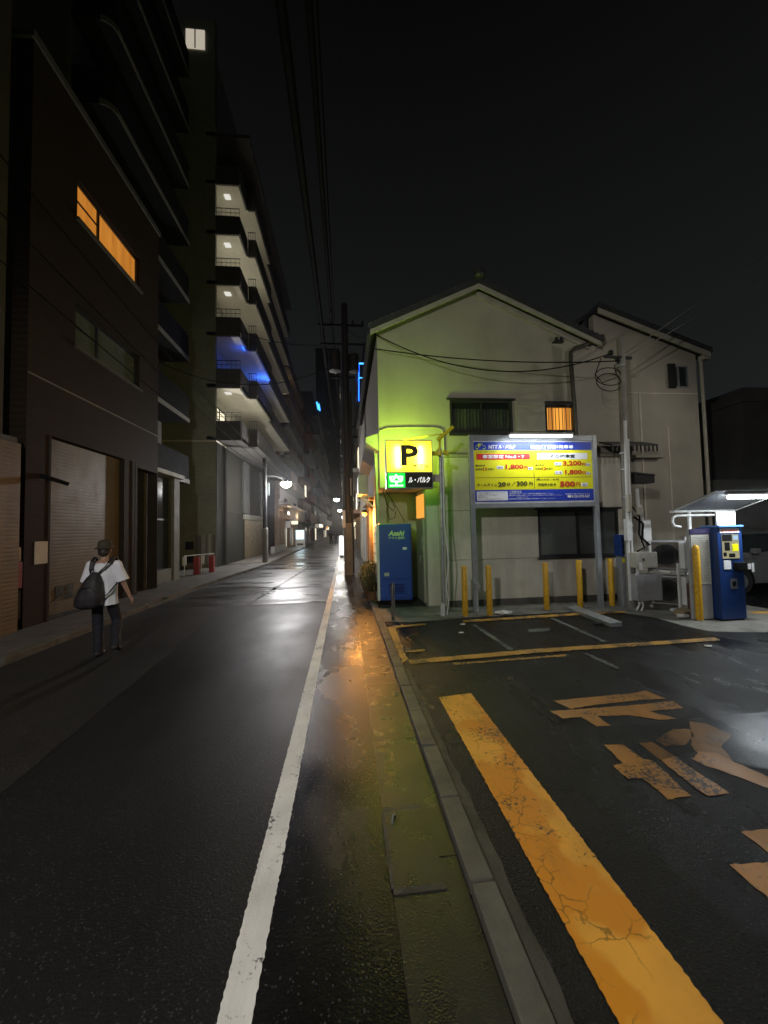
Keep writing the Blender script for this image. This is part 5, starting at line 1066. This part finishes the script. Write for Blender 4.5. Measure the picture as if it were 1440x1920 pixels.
# ================================================================ PEOPLE
def person(name, label, loc, s=1.0, hat=True, shirt='shirt', rz=0):
    p = thing(name, label, 'person', loc)
    hipL, hipR = Vector((-.09, 0, .92)), Vector((.09, 0, .92))
    kL, aL = Vector((-.10, .06, .50)), Vector((-.07, .02, .09)); kR, aR = Vector((.12, .16, .52)), Vector((.20, -.10, .20))
    shL, shR = Vector((-.165, -.01, 1.41)), Vector((.165, .0, 1.41))
    elL, wrL = Vector((-.235, .02, 1.14)), Vector((-.27, .12, .91)); elR, wrR = Vector((.255, .02, 1.13)), Vector((.325, .09, .90))
    b_ = []
    b_ += chain([hipL, kL, aL], [.075, .052, .036]) + chain([hipR, kR, aR], [.075, .052, .036])
    b_ += chain([(0, 0, .95), (0, -.01, 1.15), (0, -.01, 1.38)], [.11, .11, .12], 6, (1.25, .8, 1)) + chain([shL, shR], [.06, .06], 6)
    b_ += chain([(0, 0, 1.42), (.0, .02, 1.54)], [.058, .052], 5)
    b_ += [((0, .03, 1.64), (.075, .092, .108)), ((0, .055, 1.585), (.058, .062, .06)), ((0, .125, 1.615), (.012, .016, .02)), ((-.078, .03, 1.625), (.01, .02, .03)), ((.078, .03, 1.625), (.01, .02, .03))]
    for sh_, el, wr in ((shL, elL, wrL), (shR, elR, wrR)):
        b_ += chain([sh_, el, wr], [.048, .038, .026], 8)
        d = (wr-el).normalized(); sd = 1 if wr.x > 0 else -1; side = Vector((0, 1, 0))
        palm = wr + d*.05; b_ += [(wr+d*k*.02, (.016, .032, .022)) for k in range(5)]
        for k in range(4):
            base = wr + d*.09 + side*(.026-.0175*k); L = (.066, .074, .070, .054)[k]
            b_ += chain([base, base+d*L*.5+Vector((-sd*.006, 0, 0)), base+d*L+Vector((-sd*.026, 0, 0))], [.009, .0085, .0075], 5)
        th_ = wr+d*.03+side*.026; b_ += chain([th_, th_+d*.03+side*.022, th_+d*.06+side*.026], [.011, .010, .008], 5)
    blobs('body', 'skin', b_, .0085, p, 3)
    t_ = chain([hipL+Vector((0, 0, .02)), kL, aL], [.088, .078, .07], 9) + chain([hipR+Vector((0, 0, .02)), kR, aR], [.088, .078, .07], 9) + [((0, 0, .95), (.150, .100, .08)), ((0, 0, .90), (.150, .108, .08))]
    blobs('trousers', 'trousers', t_, .013, p, 3, None, .010)
    s_ = chain([(0, 0, .74), (0, -.005, 1.0), (0, -.01, 1.25), (0, -.01, 1.36)], [.148, .138, .132, .122], 9, (1.38, 1.04, 1)) + chain([shL, shR], [.078, .078], 8, (1, .95, .75))
    s_ += chain([shL, shL.lerp(elL, .35)], [.078, .085], 5) + chain([shR, shR.lerp(elR, .35)], [.078, .085], 5) + [((0, .0, 1.455), (.085, .08, .04))]
    cuts = [(Vector((0, 0, .80)), Vector((0, 0, -1)))]
    sl_ = MB()
    for sh_, el in ((shL, elL), (shR, elR)):
        sl_.tube([sh_.lerp(el, .05), sh_.lerp(el, .3), sh_.lerp(el, .62), sh_.lerp(el, .92)], .072, 18, .094)
    blobs('t_shirt', shirt, s_, .012, p, 4, cuts, .016, sl_)
    for f_, tl in ((aL, 0), (aR, 1)):
        sh2 = blobs('shoe', 'shoe', chain([f_+Vector((0, -.05, -.03)), f_+Vector((0, .06, -.045)), f_+Vector((0, .15, -.055 if not tl else -.11))], [.048, .045, .036], 5, (.95, 1, .85)), .010, p, 2)
    blobs('hair', 'hair', [((0, .0, 1.645), (.088, .085, .10)), ((0, -.02, 1.60), (.078, .07, .07))], .012, p, 2)
    if hat:
        g = MB().lathe((0, .02, 1.66), [(.128, 0), (.13, .012), (.098, .028), (.094, .085), (.08, .125), (.03, .14)], 20); g.build('hat', 'hat', p, smooth=True, local=True)
    p.scale = (s, s, s); p.rotation_euler.z = rz
    return p
walker = person('person', 'person in white t-shirt and dark trousers walking away along the road', (-3.62, 6.2, .0), .965, True, 'shirt', R(8))
mt['coat'] = M('dark_coat', (.03, .03, .032), .8)
person('person', 'distant dark clothed person on the left of the pair far down the street', (-1.9, 50, 0), 1.0, False, 'coat', R(5))
person('person', 'distant dark clothed person on the right of the pair far down the street', (-1.25, 49, 0), .97, False, 'coat', R(-5))
# backpack worn slung low on the walker's back
bk = thing('backpack', 'black backpack slung low on the walking person', 'backpack', (-3.60, 6.2, .0)); bk.scale = (.965, .965, .985); bk.rotation_euler.z = R(8)
pk = []
pk_keys = [((-.07, -.18, 1.25), (.075, .045, .04)), ((-.085, -.20, 1.14), (.130, .08, .07)), ((-.105, -.215, 1.03), (.165, .10, .08)), ((-.125, -.22, .92), (.188, .11, .08)), ((-.135, -.22, .83), (.188, .105, .08))]
for (c0, r0), (c1, r1) in zip(pk_keys, pk_keys[1:]):
    for k in range(6): pk.append((Vector(c0).lerp(Vector(c1), k/6), Vector(r0).lerp(Vector(r1), k/6)))
pk.append(pk_keys[-1])
blobs('bag', 'pack', pk, .012, bk, 8, [(Vector((0, 0, .765)), Vector((.25, 0, -1)))], .008)
def strap(pts, w_):
    g = MB()
    for a, b_ in zip(pts, pts[1:]): g.bar(a, b_, w_, .012)
    return g
g = strap([(-.10, -.185, 1.25), (-.125, -.165, 1.33), (-.13, -.125, 1.44), (-.13, -.02, 1.50), (-.13, .09, 1.42)], .048); g.build('strap', 'pack', bk, local=True)
g = strap([(-.04, -.185, 1.25), (.03, -.175, 1.33), (.10, -.145, 1.42), (.13, -.08, 1.48), (.135, .0, 1.50), (.135, .09, 1.42)], .048); g.build('strap', 'pack', bk, local=True)
g = strap([(.19, .03, 1.20), (.185, -.07, 1.10), (.12, -.16, .98), (.05, -.20, .90)], .024); g.build('strap', 'pack', bk, local=True)
MB().tube([(-.10, -.19, 1.27), (-.09, -.195, 1.305), (-.06, -.195, 1.305), (-.05, -.19, 1.27)], .010, 6).build('grab_handle', 'frame_grey', bk, local=True)
g = MB().tube([(-.22, -.30, 1.02), (-.16, -.308, 1.08), (-.07, -.308, 1.08), (.0, -.29, 1.02)], .006, 6); g.build('zip', 'dark', bk, local=True)

# ================================================================ damp night air
m = bpy.data.materials.new('damp_air'); m.use_nodes = True; n, l = m.node_tree.nodes, m.node_tree.links
n.remove(n["Principled BSDF"]); v = n.new("ShaderNodeVolumePrincipled"); v.inputs["Color"].default_value = (.9, .92, .95, 1); v.inputs["Density"].default_value = .0009; v.inputs["Anisotropy"].default_value = .88
l.new(v.outputs[0], n["Material Output"].inputs["Volume"])
tag(MB().box(-241, 241, -61, 421, -1.0, 68).build('haze', m), 'thin damp night air over the street', 'haze', kind='stuff')
scene.cycles.volume_bounces = 0
